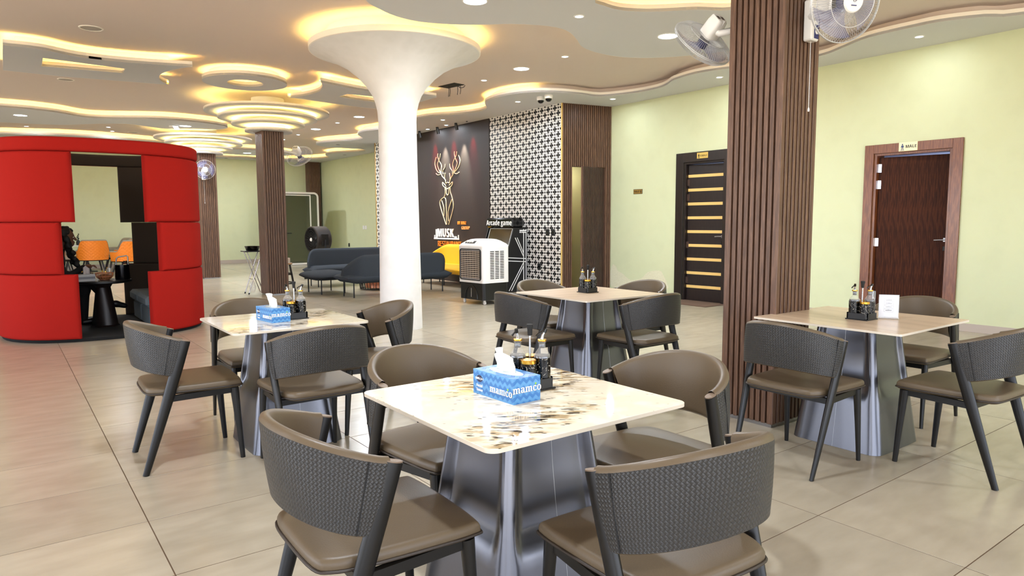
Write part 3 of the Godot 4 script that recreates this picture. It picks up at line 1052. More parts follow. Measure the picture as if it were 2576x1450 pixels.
# ------------------------------------------------------------------ columns
func build_columns() -> void:
	# white mushroom column
	var t := thing("mushroom_column", "white plaster column flaring into a wide lit disc at the ceiling", "column", Vector3(4.08, 0, -7.86))
	var st := S()
	lathe(st, [Vector2(0, 0), Vector2(0.268, 0), Vector2(0.262, 0.5), Vector2(0.25, 1.3), Vector2(0.238, 2.1), Vector2(0.236, 2.6), Vector2(0.243, 2.72), Vector2(0.268, 2.83), Vector2(0.305, 2.92), Vector2(0.37, 3.02), Vector2(0.48, 3.14), Vector2(0.62, 3.25), Vector2(0.78, 3.335), Vector2(0.93, 3.395), Vector2(1.03, 3.425)], 56)
	put(st, "shaft", M.plaster, t)
	st = S()
	lathe(st, [Vector2(1.03, 3.425), Vector2(1.045, 3.43), Vector2(1.045, 3.495), Vector2(1.025, 3.495), Vector2(1.025, 3.45), Vector2(0.2, 3.45)], 72)
	put(st, "disc_rim", M.lip, t)
	st = S()
	lathe(st, [Vector2(0.85, 3.45), Vector2(0.85, CEIL)], 48)
	put(st, "disc_riser", M.ceil, t)
	var a := circle(Vector2.ZERO, 1.0, 64)
	var b := circle(Vector2.ZERO, 0.97, 64)
	for k in 4:
		st = S()
		ribbon(st, a, b, 3.462, k * 16, k * 16 + 16)
		put(st, "led_strip_light", M.led, t)
	# slatted columns
	var lab := ["thick slatted brown column beside the front right table", "slatted brown column under stepped rings in the middle of the hall", "slatted brown column close behind the red booth"]
	for i in 3:
		var z: float = [-2.69, -13.13, -18.1][i]
		var top: float = [SOF + 0.02, 3.03, 3.03][i]
		t = thing("slatted_column", lab[i], "column", Vector3(4.155, 0, z), 0, "slatted brown columns")
		st = S()
		box(st, Vector3(0, 0.012, 0), Vector3(0.37, 0.024, 0.37))
		put(st, "foot_strip", M.steel, t)
		st = S()
		box(st, Vector3(0, (top + 0.024) * 0.5, 0), Vector3(0.356, top - 0.024, 0.356))
		put(st, "core", M.groove, t)
		for f in 4:
			var bs := Basis(Vector3.UP, PI * 0.5 * f)
			for k in 9:
				st = S()
				var x := -0.172 + k * 0.043
				box(st, bs * Vector3(x, (top + 0.024) * 0.5, 0.188), Vector3(0.029, top - 0.024, 0.022), 0.003, bs)
				put(st, "slat", M.slat if (k + f) % 2 else M.slat_b, t)
		for f in 4:
			st = S()
			var cv := Basis(Vector3.UP, PI * 0.5 * f) * Vector3(0.189, 0, 0.189)
			box(st, cv + Vector3.UP * ((top + 0.024) * 0.5), Vector3(0.022, top - 0.024, 0.022), 0.004)
			put(st, "corner_slat", M.slat, t)
	t = thing("slatted_column", "far corner brown slatted pilaster above the glass booth", "column", Vector3(WX - 0.25, 0, ZF + 0.25))
	st = S()
	box(st, Vector3(0, SOF * 0.5, 0), Vector3(0.38, SOF, 0.38))
	put(st, "core", M.groove, t)
	for k in 8:
		for f in 2:
			st = S()
			if f: box(st, Vector3(-0.168 + k * 0.048, SOF * 0.5, 0.195), Vector3(0.034, SOF, 0.016), 0.002)
			else: box(st, Vector3(-0.195, SOF * 0.5, -0.168 + k * 0.048), Vector3(0.016, SOF, 0.034), 0.002)
			put(st, "slat", M.slat_b, t)

# ------------------------------------------------------------------ lamps
func disc_lamp(t: Node3D, r: float, energy: float, gm: Material, col: Color) -> void:
	var st := S()
	lathe(st, [Vector2(r + 0.012, 0), Vector2(r + 0.012, -0.004), Vector2(r, -0.007), Vector2(r - 0.004, -0.003), Vector2(r - 0.004, 0)], 28)
	put(st, "trim_ring", M.white, t)
	st = S()
	lathe(st, [Vector2(r - 0.003, -0.001), Vector2(r - 0.003, -0.003), Vector2(0, -0.003)], 28)
	put(st, "diffuser_light", gm, t)
	var l := AreaLight3D.new()
	l.name = "lamp"
	l.area_size = Vector2(r * 1.7, r * 1.7)
	l.area_normalize_energy = true
	l.light_energy = energy
	l.light_color = col
	l.area_range = 40.0
	l.shadow_enabled = true
	l.rotation.x = -PI * 0.5
	l.position.y = -0.012
	t.add_child(l)

func build_lamps() -> void:
	var cool := Color(0.93, 0.96, 1.0)
	var big := [[6.37, -5.50, SOF, "on the broad cloud-shaped ceiling panel beside the wall fan"], [3.85, -5.75, SOF, "at the top edge of the view on the cloud-shaped panel"], [0.49, -16.86, SOF, "at the left on the long panel behind the booth"], [3.45, -16.64, SOF, "on the long panel behind the booth, near its right tip"], [6.24, -21.89, SOF, "on the small oval panel near the far wall"], [6.44, -8.39, CEIL, "on the main ceiling right of the mushroom column"], [6.43, -14.16, CEIL, "on the main ceiling left of the mushroom column"], [6.39, -16.60, CEIL, "on the main ceiling, second behind the mushroom column"], [1.0, -2.4, CEIL, "out of view, lighting the front table"], [1.0, 2.2, CEIL, "out of view behind the camera, lighting the aisle"], [-3.5, -4.0, CEIL, "out of view, lighting the left side of the hall"], [-3.5, -10.5, CEIL, "out of view, lighting the hall left of the red booth"], [6.4, 1.5, CEIL, "out of view, lighting the right front of the hall"]]  # last five are out of view, placed to light the front and left
	for b in big:
		var t := thing("ceiling_light", "large round white ceiling lamp " + b[3], "light", Vector3(b[0], b[2], b[1]), 0, "large round ceiling lamps")
		disc_lamp(t, 0.115, 5.5, M.panel, cool)
	var small := [[5.01, -5.53, SOF, "on the cloud-shaped panel left of the wall fan"], [7.58, -9.98, SOF, "on the wavy border before the two dome cameras"], [8.77, -8.80, SOF, "on the wavy border just right of the slatted wall"], [8.77, -6.57, SOF, "on the wavy border left of the thick slatted column"], [8.78, -3.79, SOF, "on the wavy border above the MALE door"], [7.61, -12.62, SOF, "on the wavy border above the brown deer wall"], [8.08, -13.25, SOF, "close behind the lamp above the deer wall"], [8.07, -14.06, SOF, "right beside the mushroom column above the deer wall"],
		[6.47, -7.43, CEIL, "on the main ceiling nearest the cloud-shaped panel"], [6.46, -9.41, CEIL, "on the main ceiling between a large lamp and the wires"], [6.40, -15.28, CEIL, "on the main ceiling between two large lamps"], [6.41, -17.89, CEIL, "on the main ceiling right of the stepped rings"], [6.44, -19.13, CEIL, "at the right edge of the middle slatted column"], [0.68, -19.95, CEIL, "leftmost above the red booth"], [2.02, -17.82, CEIL, "above the red booth, nearest the long panel"], [2.25, -19.05, CEIL, "above the red booth, in the middle of its cluster"], [1.98, -20.39, CEIL, "above the red booth, farthest of its cluster"], [2.42, -19.81, CEIL, "above the red booth, rightmost of its cluster"]]
	for b in small:
		var t := thing("downlight", "small recessed downlight " + b[3], "light", Vector3(b[0], b[2], b[1]), 0, "small recessed downlights")
		disc_lamp(t, 0.045, 0.45, M.panel, cool)
	for b in [[7.62, -18.20, "under the wavy border at the far end"], [8.93, -20.82, "close to the far yellow wall"], [8.85, -23.80, "near the far corner pilaster"], [6.16, -23.99, "above the far wall behind the middle column"]]:
		var t := thing("unlit_downlight", "small dark unlit downlight " + b[2], "light", Vector3(b[0], SOF, b[1]), 0, "unlit downlights")
		var st := S()
		lathe(st, [Vector2(0.06, 0), Vector2(0.058, -0.006), Vector2(0.045, -0.006), Vector2(0.042, -0.001)], 20)
		put(st, "trim_ring", M.steel, t)
		st = S()
		lathe(st, [Vector2(0.044, -0.003), Vector2(0, -0.003)], 20)
		put(st, "lens", M.black, t)
	for b in [[1.02, -9.63, 0.13, "nearest the top left corner of the view"], [1.01, -13.22, 0.12, "in front of the long panel at the left"], [2.87, -19.77, 0.13, "above the right end of the red booth"]]:
		var t := thing("ceiling_speaker", "round pale ceiling speaker " + b[3], "speaker", Vector3(b[0], CEIL, b[1]), 0, "round ceiling speakers")
		var st := S()
		lathe(st, [Vector2(b[2], 0), Vector2(b[2] - 0.004, -0.007), Vector2(b[2] - 0.018, -0.008), Vector2(b[2] - 0.02, -0.003)], 28)
		put(st, "rim", M.lip, t)
		st = S()
		lathe(st, [Vector2(b[2] - 0.019, -0.004), Vector2(0.03, -0.006), Vector2(0, -0.012)], 28)
		put(st, "grille", mat(Color(0.70, 0.66, 0.61), 0.8), t)
	# three spot lamps washing the deer wall
	for i in 3:
		var z: float = [-14.47, -13.65, -12.86][i]
		var t := thing("wall_spotlight", "black cylinder spotlight hanging above the deer wall, " + ["half beside the mushroom column", "the middle one of three", "the one nearest the patterned wallpaper"][i], "spotlight", Vector3(8.08, SOF, z), 0, "black wall-washing spotlights")
		var st := S()
		tube(st, [Vector3(0, 0, 0), Vector3(0, -0.035, 0)], 0.03, 14)
		put(st, "mount", M.black, t)
		st = S()
		tube(st, [Vector3(0, -0.035, 0), Vector3(0.03, -0.15, 0)], 0.036, 16)
		put(st, "barrel", mat(Color(0.09, 0.075, 0.07), 0.4), t)
		if i == 0: continue
		var s := SpotLight3D.new()
		s.name = "lamp"
		s.position = Vector3(0.034, -0.165, 0)
		s.spot_angle = 21.0
		s.spot_angle_attenuation = 0.9
		s.light_energy = 9.0
		s.light_color = Color(0.93, 0.96, 0.9)
		s.light_size = 0.02
		s.spot_range = 20.0
		s.shadow_enabled = true
		s.rotation = Vector3(deg_to_rad(-78), deg_to_rad(-90), 0)
		t.add_child(s)
	for i in 3:
		var z: float = [-14.1, -13.28, -12.5][i]
		var t := thing("recessed_spotlight", "tiny red wash lamp in the ceiling over the deer wall, " + ["left of the white beams", "between the white beams", "right of the white beams"][i], "spotlight", Vector3(8.13, SOF, z), 0, "red wash lamps")
		var st := S()
		tube(st, [Vector3(0, 0, 0), Vector3(0, -0.012, 0)], 0.02, 12)
		put(st, "housing", M.black, t)
		var s := SpotLight3D.new()
		s.name = "lamp"
		s.position = Vector3(0, -0.02, 0)
		s.spot_angle = 17.0
		s.spot_angle_attenuation = 0.9
		s.light_energy = 3.5
		s.light_color = Color(1.0, 0.02, 0.12)
		s.light_size = 0.02
		s.spot_range = 20.0
		s.shadow_enabled = true
		s.rotation = Vector3(deg_to_rad(-78), deg_to_rad(-90), 0)
		t.add_child(s)

# ------------------------------------------------------------------ doors
func build_doors() -> void:
	# small lit rooms behind both doors
	for i in 2:
		var z0: float = [-7.9, -5.4][i]
		var z1: float = [-5.6, -3.0][i]
		var r := setting("wall_room_%d" % (i + 1))
		var pale := mat(Color(0.72, 0.73, 0.80), 0.6)
		wall_piece(r, "panel", Vector3(11.6, 0, z0 - 0.1), Vector3(11.7, 2.8, z1 + 0.1), pale)
		wall_piece(r, "panel", Vector3(WX + 0.2, 0, z0 - 0.1), Vector3(11.6, 2.8, z0), pale)
		wall_piece(r, "panel", Vector3(WX + 0.2, 0, z1), Vector3(11.6, 2.8, z1 + 0.1), pale)
		wall_piece(r, "panel", Vector3(WX + 0.2, 2.8, z0 - 0.1), Vector3(11.7, 2.9, z1 + 0.1), pale)
		wall_piece(r, "panel", Vector3(WX + 0.2, -0.1, z0 - 0.1), Vector3(11.7, -0.001, z1 + 0.1), M.skirting)
		var l := thing("ceiling_light", "unseen lamp lighting the washroom behind the " + ["FEMALE", "MALE"][i] + " door", "light", Vector3(10.6, 2.8, (z0 + z1) * 0.5))  # out of view, placed to light the gap beside the open leaf
		disc_lamp(l, 0.11, 1.6, M.panel, Color(0.85, 0.9, 1.0))
	door_set(1, -7.67, -6.85, 2.33, 0.16, M.wenge, M.wenge, 5.0)
	door_set(2, -4.52, -3.58, 2.222, 0.115, M.frame, M.door, 13.0)

func door_set(n: int, z0: float, z1: float, h: float, fw: float, fm: Material, lm: Material, ang: float) -> void:
	var fr := setting("door_%d" % n)
	for s in 2:
		var st := S()
		var z: float = [z0 - fw * 0.5, z1 + fw * 0.5][s]
		box(st, Vector3(WX - 0.012, (h + fw) * 0.5, z), Vector3(0.03, h + fw, fw), 0.003)
		put(st, "casing", fm, fr)
		st = S()
		var zj: float = [z0 + 0.018, z1 - 0.018][s]
		box(st, Vector3(WX + 0.1, h * 0.5, zj), Vector3(0.2, h, 0.036), 0.002)
		put(st, "jamb", fm, fr)
	var st := S()
	box(st, Vector3(WX - 0.013, h + fw * 0.5, (z0 + z1) * 0.5), Vector3(0.03, fw, z1 - z0), 0.003)
	put(st, "casing", fm, fr)
	st = S()
	box(st, Vector3(WX + 0.1, h - 0.015, (z0 + z1) * 0.5), Vector3(0.2, 0.03, z1 - z0 - 0.072), 0.002)
	put(st, "jamb", fm, fr)
	# the leaf, hinged at the far jamb and a little open towards the room behind
	var w := z1 - z0 - 0.085
	var dh := h - 0.055 if n == 2 else h - 0.05
	var t := thing("washroom_door", ["dark door with ten gold cross strips half hidden by the thick column", "reddish brown wooden door under the MALE sign"][n - 1], "door", Vector3(WX + 0.06, 0, z0 + 0.04), deg_to_rad(ang))
	st = S()
	box(st, Vector3(0.02, dh * 0.5 + 0.008, w * 0.5), Vector3(0.04, dh, w), 0.003)
	put(st, "leaf", lm, t)
	if n == 1:
		for k in 9:
			st = S()
			box(st, Vector3(-0.001, 0.245 + k * 0.2325, w * 0.5), Vector3(0.006, 0.048, w - 0.002), 0.001)
			put(st, "gold_strip", M.gold_strip, t)
	for y in ([0.35, 1.06, 1.82, 2.035] if n == 2 else [0.35, 0.95, 1.75, 2.0]):
		st = S()
		tube(st, [Vector3(-0.006, y - 0.055, -0.006), Vector3(-0.006, y + 0.055, -0.006)], 0.007, 8)
		box(st, Vector3(-0.0025, y, 0.016), Vector3(0.004, 0.11, 0.032), 0.001)
		box(st, Vector3(-0.0025, y, -0.02), Vector3(0.004, 0.11, 0.022), 0.001)
		put(st, "hinge", M.chrome if n == 2 else M.slat_dark, t)
	var hd := put(handle_shape(w), "door_handle", M.steel, t)
	st = S()
	box(st, Vector3(-0.004, 0.99, w - 0.06), Vector3(0.008, 0.055, 0.05), 0.002)
	put(st, "keyhole_plate", mat(Color(0.10, 0.08, 0.06), 0.3, 0.5), t)
	hd.position = Vector3.ZERO

func handle_shape(w: float) -> SurfaceTool:
	var st := S()
	tube(st, [Vector3(0, 1.1, w - 0.06), Vector3(-0.045, 1.1, w - 0.06)], 0.009, 8)
	tube(st, [Vector3(-0.045, 1.1, w - 0.055), Vector3(-0.048, 1.1, w - 0.12), Vector3(-0.045, 1.095, w - 0.18)], [0.009, 0.009, 0.008], 8)
	box(st, Vector3(-0.004, 1.1, w - 0.06), Vector3(0.008, 0.05, 0.05), 0.002)
	return st

# ------------------------------------------------------------------ dining tables and chairs
func chair_proto() -> Node3D:
	# faces -z; origin on the floor between the feet
	var t := thing("dining_chair", "", "chair", Vector3.ZERO, 0, "woven-back dining chairs")
	var zleg := func(y: float) -> float: return 0.25 - 0.305 * y
	var top := func(a: float) -> float: return 0.722 + 0.083 * pow(cos(a), 1.1)
	var bot := func(a: float) -> float: return 0.528 + 0.037 * cos(a)
	var P := func(a: float, v: float, off: float) -> Vector3:
		var y: float = lerpf(bot.call(a), top.call(a), v)
		var ze: float = zleg.call(y) + 0.012
		var zb: float = 0.262 + 0.12 * (y - 0.53)
		var sx := signf(sin(a)) * pow(absf(sin(a)), 0.93)
		var cz := pow(maxf(cos(a), 0.0), 0.90)
		var w := 0.268 + 0.03 * (y - 0.53)
		return Vector3(sx * (w - off), y, ze + (zb - ze - off) * cz)
	var A := PI * 0.5
	var len := 0.92
	var k := 1.0 / (0.040 * 1.4142)
	var st := S()
	sheet(st, func(u, v): return P.call((u * 2 - 1) * A, 0.015 + 0.95 * v, -0.004 * sin(PI * v)), 36, 8, func(u, v): return Vector3(sin((u * 2 - 1) * A), 0, cos((u * 2 - 1) * A)),
		func(u, v): return Vector2(u * len + v * 0.24, u * len - v * 0.24) * k)
	put(st, "woven_back", M.weave, t)
	# leather lining that rolls over the rim
	st = S()
	var th := 0.034
	sheet(st, func(u, v):
		var a: float = (u * 2 - 1) * A
		if v < 0.2:
			var q: float = v / 0.2 * PI
			var m: Vector3 = P.call(a, 0.965, th * 0.5 * (1 - cos(q)))
			m.y += sin(q) * 0.016
			return m
		if v > 0.85:
			var q: float = (v - 0.85) / 0.15 * PI
			var m: Vector3 = P.call(a, 0.03, th * 0.5 * (1 + cos(q)))
			m.y -= sin(q) * 0.010
			return m
		var s: float = (v - 0.2) / 0.65
		return P.call(a, lerpf(0.965, 0.03, s), th + 0.012 * sin(PI * s))
		, 36, 20, func(u, v): return Vector3(-sin((u * 2 - 1) * A), 0, -cos((u * 2 - 1) * A)) if v >= 0.2 and v <= 0.85 else (Vector3.UP if v < 0.2 else Vector3.DOWN))
	for s in [0.0, 1.0]:
		var a: float = (s * 2 - 1) * A
		face(st, [P.call(a, 0.01, 0.0), P.call(a, 0.98, 0.0), P.call(a, 0.98, th), P.call(a, 0.01, th)], Vector3(0, 0, -1))
	put(st, "backrest_lining", M.leather, t)
	# seams beside the legs
	for s in [-1, 1]:
		st = S()
		var pts := []
		for i in 7: pts.append(P.call(s * A * 0.86, 0.02 + 0.95 * i / 6.0, -0.0035))
		tube(st, pts, 0.0018, 5)
		put(st, "seam", M.rubber, t)
	# seat
	var poly := curve([-0.205, -0.262, 0.0, -0.272, 0.205, -0.262, 0.238, -0.235, 0.24, -0.1, 0.228, 0.1, 0.205, 0.19, 0.16, 0.222, 0.0, 0.228, -0.16, 0.222, -0.205, 0.19, -0.228, 0.1, -0.24, -0.1, -0.238, -0.235], true, 4)
	st = S()
	cushion(st, poly, 0.418, 0.466, 0.02, 0.004, 0.0)
	put(st, "seat", M.leather, t)
	st = S()
	var pts := []
	for q in poly: pts.append(Vector3(q.x * 1.008, 0.432, q.y * 1.008))
	tube(st, pts, 0.005, 6, true)
	put(st, "seat_piping", M.piping, t)
	st = S()
	for s in [-1, 1]:
		bar(st, Vector3(s * 0.236, 0.402, 0.125), Vector3(s * 0.205, 0.402, -0.235), 0.032, 0.024, 0.032, 0.024)
	bar(st, Vector3(-0.205, 0.402, -0.225), Vector3(0.205, 0.402, -0.225), 0.03, 0.024)
	bar(st, Vector3(-0.235, 0.402, 0.12), Vector3(0.235, 0.402, 0.12), 0.03, 0.024)
	put(st, "seat_frame", M.leg, t)
	for s in [-1, 1]:
		st = S()
		tube(st, [Vector3(s * 0.222, 0.0, -0.252), Vector3(s * 0.218, 0.2, -0.238), Vector3(s * 0.213, 0.415, -0.222)], [0.0135, 0.018, 0.024], 10, false, true, 0.8)
		put(st, "front_leg", M.leg, t)
		st = S()
		var lp := []
		for i in 6:
			var y := 0.715 * i / 5.0
			lp.append(Vector3(s * (0.236 + 0.026 * y / 0.7), y, zleg.call(y)))
		tube(st, lp, [0.0165, 0.021, 0.0255, 0.029, 0.030, 0.0285], 12, false, true, 0.6)
		var lg := put(st, "rear_leg", M.leg, t)
		st = S()
		var e: Vector3 = lp[5]
		tube(st, [e, e + Vector3(0, 0.004, -0.001)], 0.027, 12, false, true, 0.6)
		put(st, "arm_cap", M.edge_dark, lg)
	return t

func base_shape(seam: bool, side := 0) -> SurfaceTool:
	var st := S()
	var H := 0.737
	var P := func(k: int, u: float, v: float, extra: float) -> Vector3:
		var half := lerpf(0.280, 0.182, v)
		var n := 6.5
		var sc := 1.0 / pow(1.0 + pow(absf(u), n), 1.0 / n)
		var w := 1.0 - smoothstep(0.62, 0.86, absf(u))
		var ins := 0.027 * smoothstep(0.40, 0.54, v) * w * (1.0 - 0.35 * smoothstep(0.75, 1.0, v)) + 0.006 * w
		return Basis(Vector3.UP, PI * 0.5 * k) * Vector3(u * half * sc, v * H + 0.001, half * sc - ins + extra)
	if seam:
		for k in [side]:
			var pts := []
			for i in 25: pts.append(P.call(k, 0.02, i / 24.0 * 0.995, 0.0))
			tube(st, pts, 0.0016, 5)
		return st
	for k in 4:
		sheet(st, func(u, v): return P.call(k, u * 2 - 1, v, 0.0), 28, 30, func(u, v): return Basis(Vector3.UP, PI * 0.5 * k) * Vector3(u * 2 - 1, 0.2, 1))
	for v in [0.0, 1.0]:
		var ring := []
		for k in 4:
			for i in 14: ring.append(P.call(k, i / 7.0 - 1.0, v, 0.0))
		st.set_smooth_group(-1)
		face(st, ring, Vector3.DOWN if v == 0.0 else Vector3.UP)
	return st

func table_proto(called: String, size: float, r: float, top_mat: Material, label: String) -> Node3D:
	var t := thing(called, label, "table", Vector3.ZERO, 0, "square pedestal tables")
	put(base_shape(false), "pedestal", M.base_metal, t)
	put(base_shape(true, 0), "pedestal_seam", M.steel, t)
	put(base_shape(true, 2), "pedestal_seam", M.steel, t)
	var pl := round_rect(size, size, r, 6)
	var st := S()
	prism(st, pl, 0.738, 0.7495)
	put(st, "slab_edge", M.edge, t)
	st = S()
	var c := []
	for q in pl: c.append(q)
	var ins := []
	for q in pl: ins.append(Vector3(q.x * (1 - 0.0025 / size), 0.7505, q.y * (1 - 0.0025 / size)))
	var uv := []
	for q in pl: uv.append(Vector2(q.x / size + 0.5, q.y / size + 0.5))
	face(st, ins, Vector3.UP, uv)
	for i in pl.size():
		var j := (i + 1) % pl.size()
		face(st, [ins[i], ins[j], Vector3(pl[j].x, 0.7494, pl[j].y), Vector3(pl[i].x, 0.7494, pl[i].y)], Vector3(pl[i].x, 0.3, pl[i].y), [uv[i], uv[j], uv[j], uv[i]])
	put(st, "tabletop", top_mat, t)
	return t

func place(o: Node3D, at: Vector3, turn: float, label: String) -> void:
	o.position = at
	o.rotation.y = turn
	o.set_meta("label", label)

func build_tables() -> void:
	var t1 := table_proto("dining_table", 0.80, 0.035, M.marble, "")
	place(t1, Vector3(1.395, 0, -1.835), 0, "front square table with glossy white and brown veined top")
	copy_of(t1, Vector3(1.385, 0, -4.245), 0, "veined glossy square table in front of the red booth", "square pedestal tables")
	var t4 := table_proto("dining_table", 0.885, 0.012, M.ashwood, "")
	place(t4, Vector3(4.205, 0, -2.08), PI * 0.5, "beige square table with a menu stand beside the thick slatted column")
	copy_of(t4, Vector3(3.965, 0, -4.235), 0, "beige square table in the middle, in front of the patterned wallpaper", "square pedestal tables")
	# chairs: centre, and the way they face (0 = -z, PI/2 = -x, -PI/2 = +x, PI = +z)
	var seats := [
		[0.842, -1.868, -PI * 0.5 - 0.03, "chair at the front table, woven back nearest the bottom left of the view"],
		[1.442, -1.25, -0.08, "chair at the front table, its broad woven back nearest the camera at bottom right"],
		[1.425, -2.41, PI + 0.15, "chair at the far left side of the front table, leather lining facing the camera"],
		[2.0, -1.79, PI * 0.5, "chair at the far right side of the front table, leather lining facing the camera"],
		[0.812, -4.258, -PI * 0.5 - 0.03, "chair left of the veined table before the red booth"],
		[1.371, -3.70, 0.03, "chair with its woven back to the camera at the veined table before the red booth"],
		[1.385, -4.81, PI, "chair behind the veined table, nearest the red booth"],
		[1.968, -4.254, PI * 0.5 - 0.07, "chair right of the veined table, in front of the mushroom column"],
		[3.37, -4.265, -PI * 0.5 - 0.03, "left near chair of the middle beige table, woven back to the camera"],
		[4.005, -3.68, 0.02, "right near chair of the middle beige table, woven back to the camera"],
		[4.0, -4.80, PI + 0.06, "left far chair of the middle beige table, in front of the patterned wallpaper"],
		[4.56, -4.30, PI * 0.5, "right far chair of the middle beige table, in front of the yellow wall"],
		[3.561, -2.08, -PI * 0.5 - 0.01, "near left chair of the beige table beside the thick column, woven back to the camera"],
		[4.166, -1.462, -0.05, "chair at the right edge of the view, woven back to the camera"],
		[4.98, -2.13, PI * 0.5, "far right chair of the beige table beside the thick column, before the MALE door"]]
	var proto := chair_proto()
	for i in seats.size():
		var s: Array = seats[i]
		if i == 0: place(proto, Vector3(s[0], 0, s[1]), s[2], s[3])
		else: copy_of(proto, Vector3(s[0], 0, s[1]), s[2], s[3], "woven-back dining chairs")
	# condiment sets
	caddy(Vector3(1.505, 0.7505, -1.915), "the front table")
	caddy(Vector3(1.462, 0.7505, -4.25), "the veined table before the red booth")
	caddy(Vector3(3.985, 0.7505, -4.275), "the middle beige table")
	caddy(Vector3(4.17, 0.7505, -2.05), "the table beside the thick column")
	tissue_box(Vector3(1.367, 0.7505, -1.872), 0.035, "blue patterned tissue box on the front table")
	tissue_box(Vector3(1.323, 0.7505, -4.235), 0.12, "blue patterned tissue box on the veined table before the red booth")
	# menu card in a clear stand
	var t := thing("menu_stand", "clear acrylic stand holding a white printed card", "menu stand", Vector3(4.305, 0.7505, -1.955), deg_to_rad(-57.0))
	var st := S()
	box(st, Vector3(0, 0.005, 0.0), Vector3(0.112, 0.008, 0.05), 0.002)
	put(st, "foot", M.glass, t)
	st = S()
	box(st, Vector3(0, 0.078, 0.003), Vector3(0.11, 0.14, 0.0015))
	box(st, Vector3(0, 0.078, -0.003), Vector3(0.11, 0.14, 0.0015))
	put(st, "acrylic_sheet", M.glass, t)
	st = S()
	box(st, Vector3(0, 0.079, 0), Vector3(0.104, 0.132, 0.001))
	var card := put(st, "card", M.paper, t)
	st = S()
	var gl := 0.0007
	for k in 4:
		var y := 0.115 - k * 0.021
		for q in [[0, y + 0.009, 0.05, 0.0008], [0, y - 0.009, 0.05, 0.0008]]:
			box(st, Vector3(q[0], q[1], gl), Vector3(q[2], q[3], 0.0004))
		for x in [-0.025, 0.025]: box(st, Vector3(x, y, gl), Vector3(0.0008, 0.018, 0.0004))
		box(st, Vector3(0, y, gl), Vector3(0.034, 0.002 if k < 3 else 0.004, 0.0004))
		box(st, Vector3(0, y + 0.004, gl), Vector3(0.012, 0.0015, 0.0004))
	put(st, "print", mat(Color(0.25, 0.25, 0.28), 0.8), card)

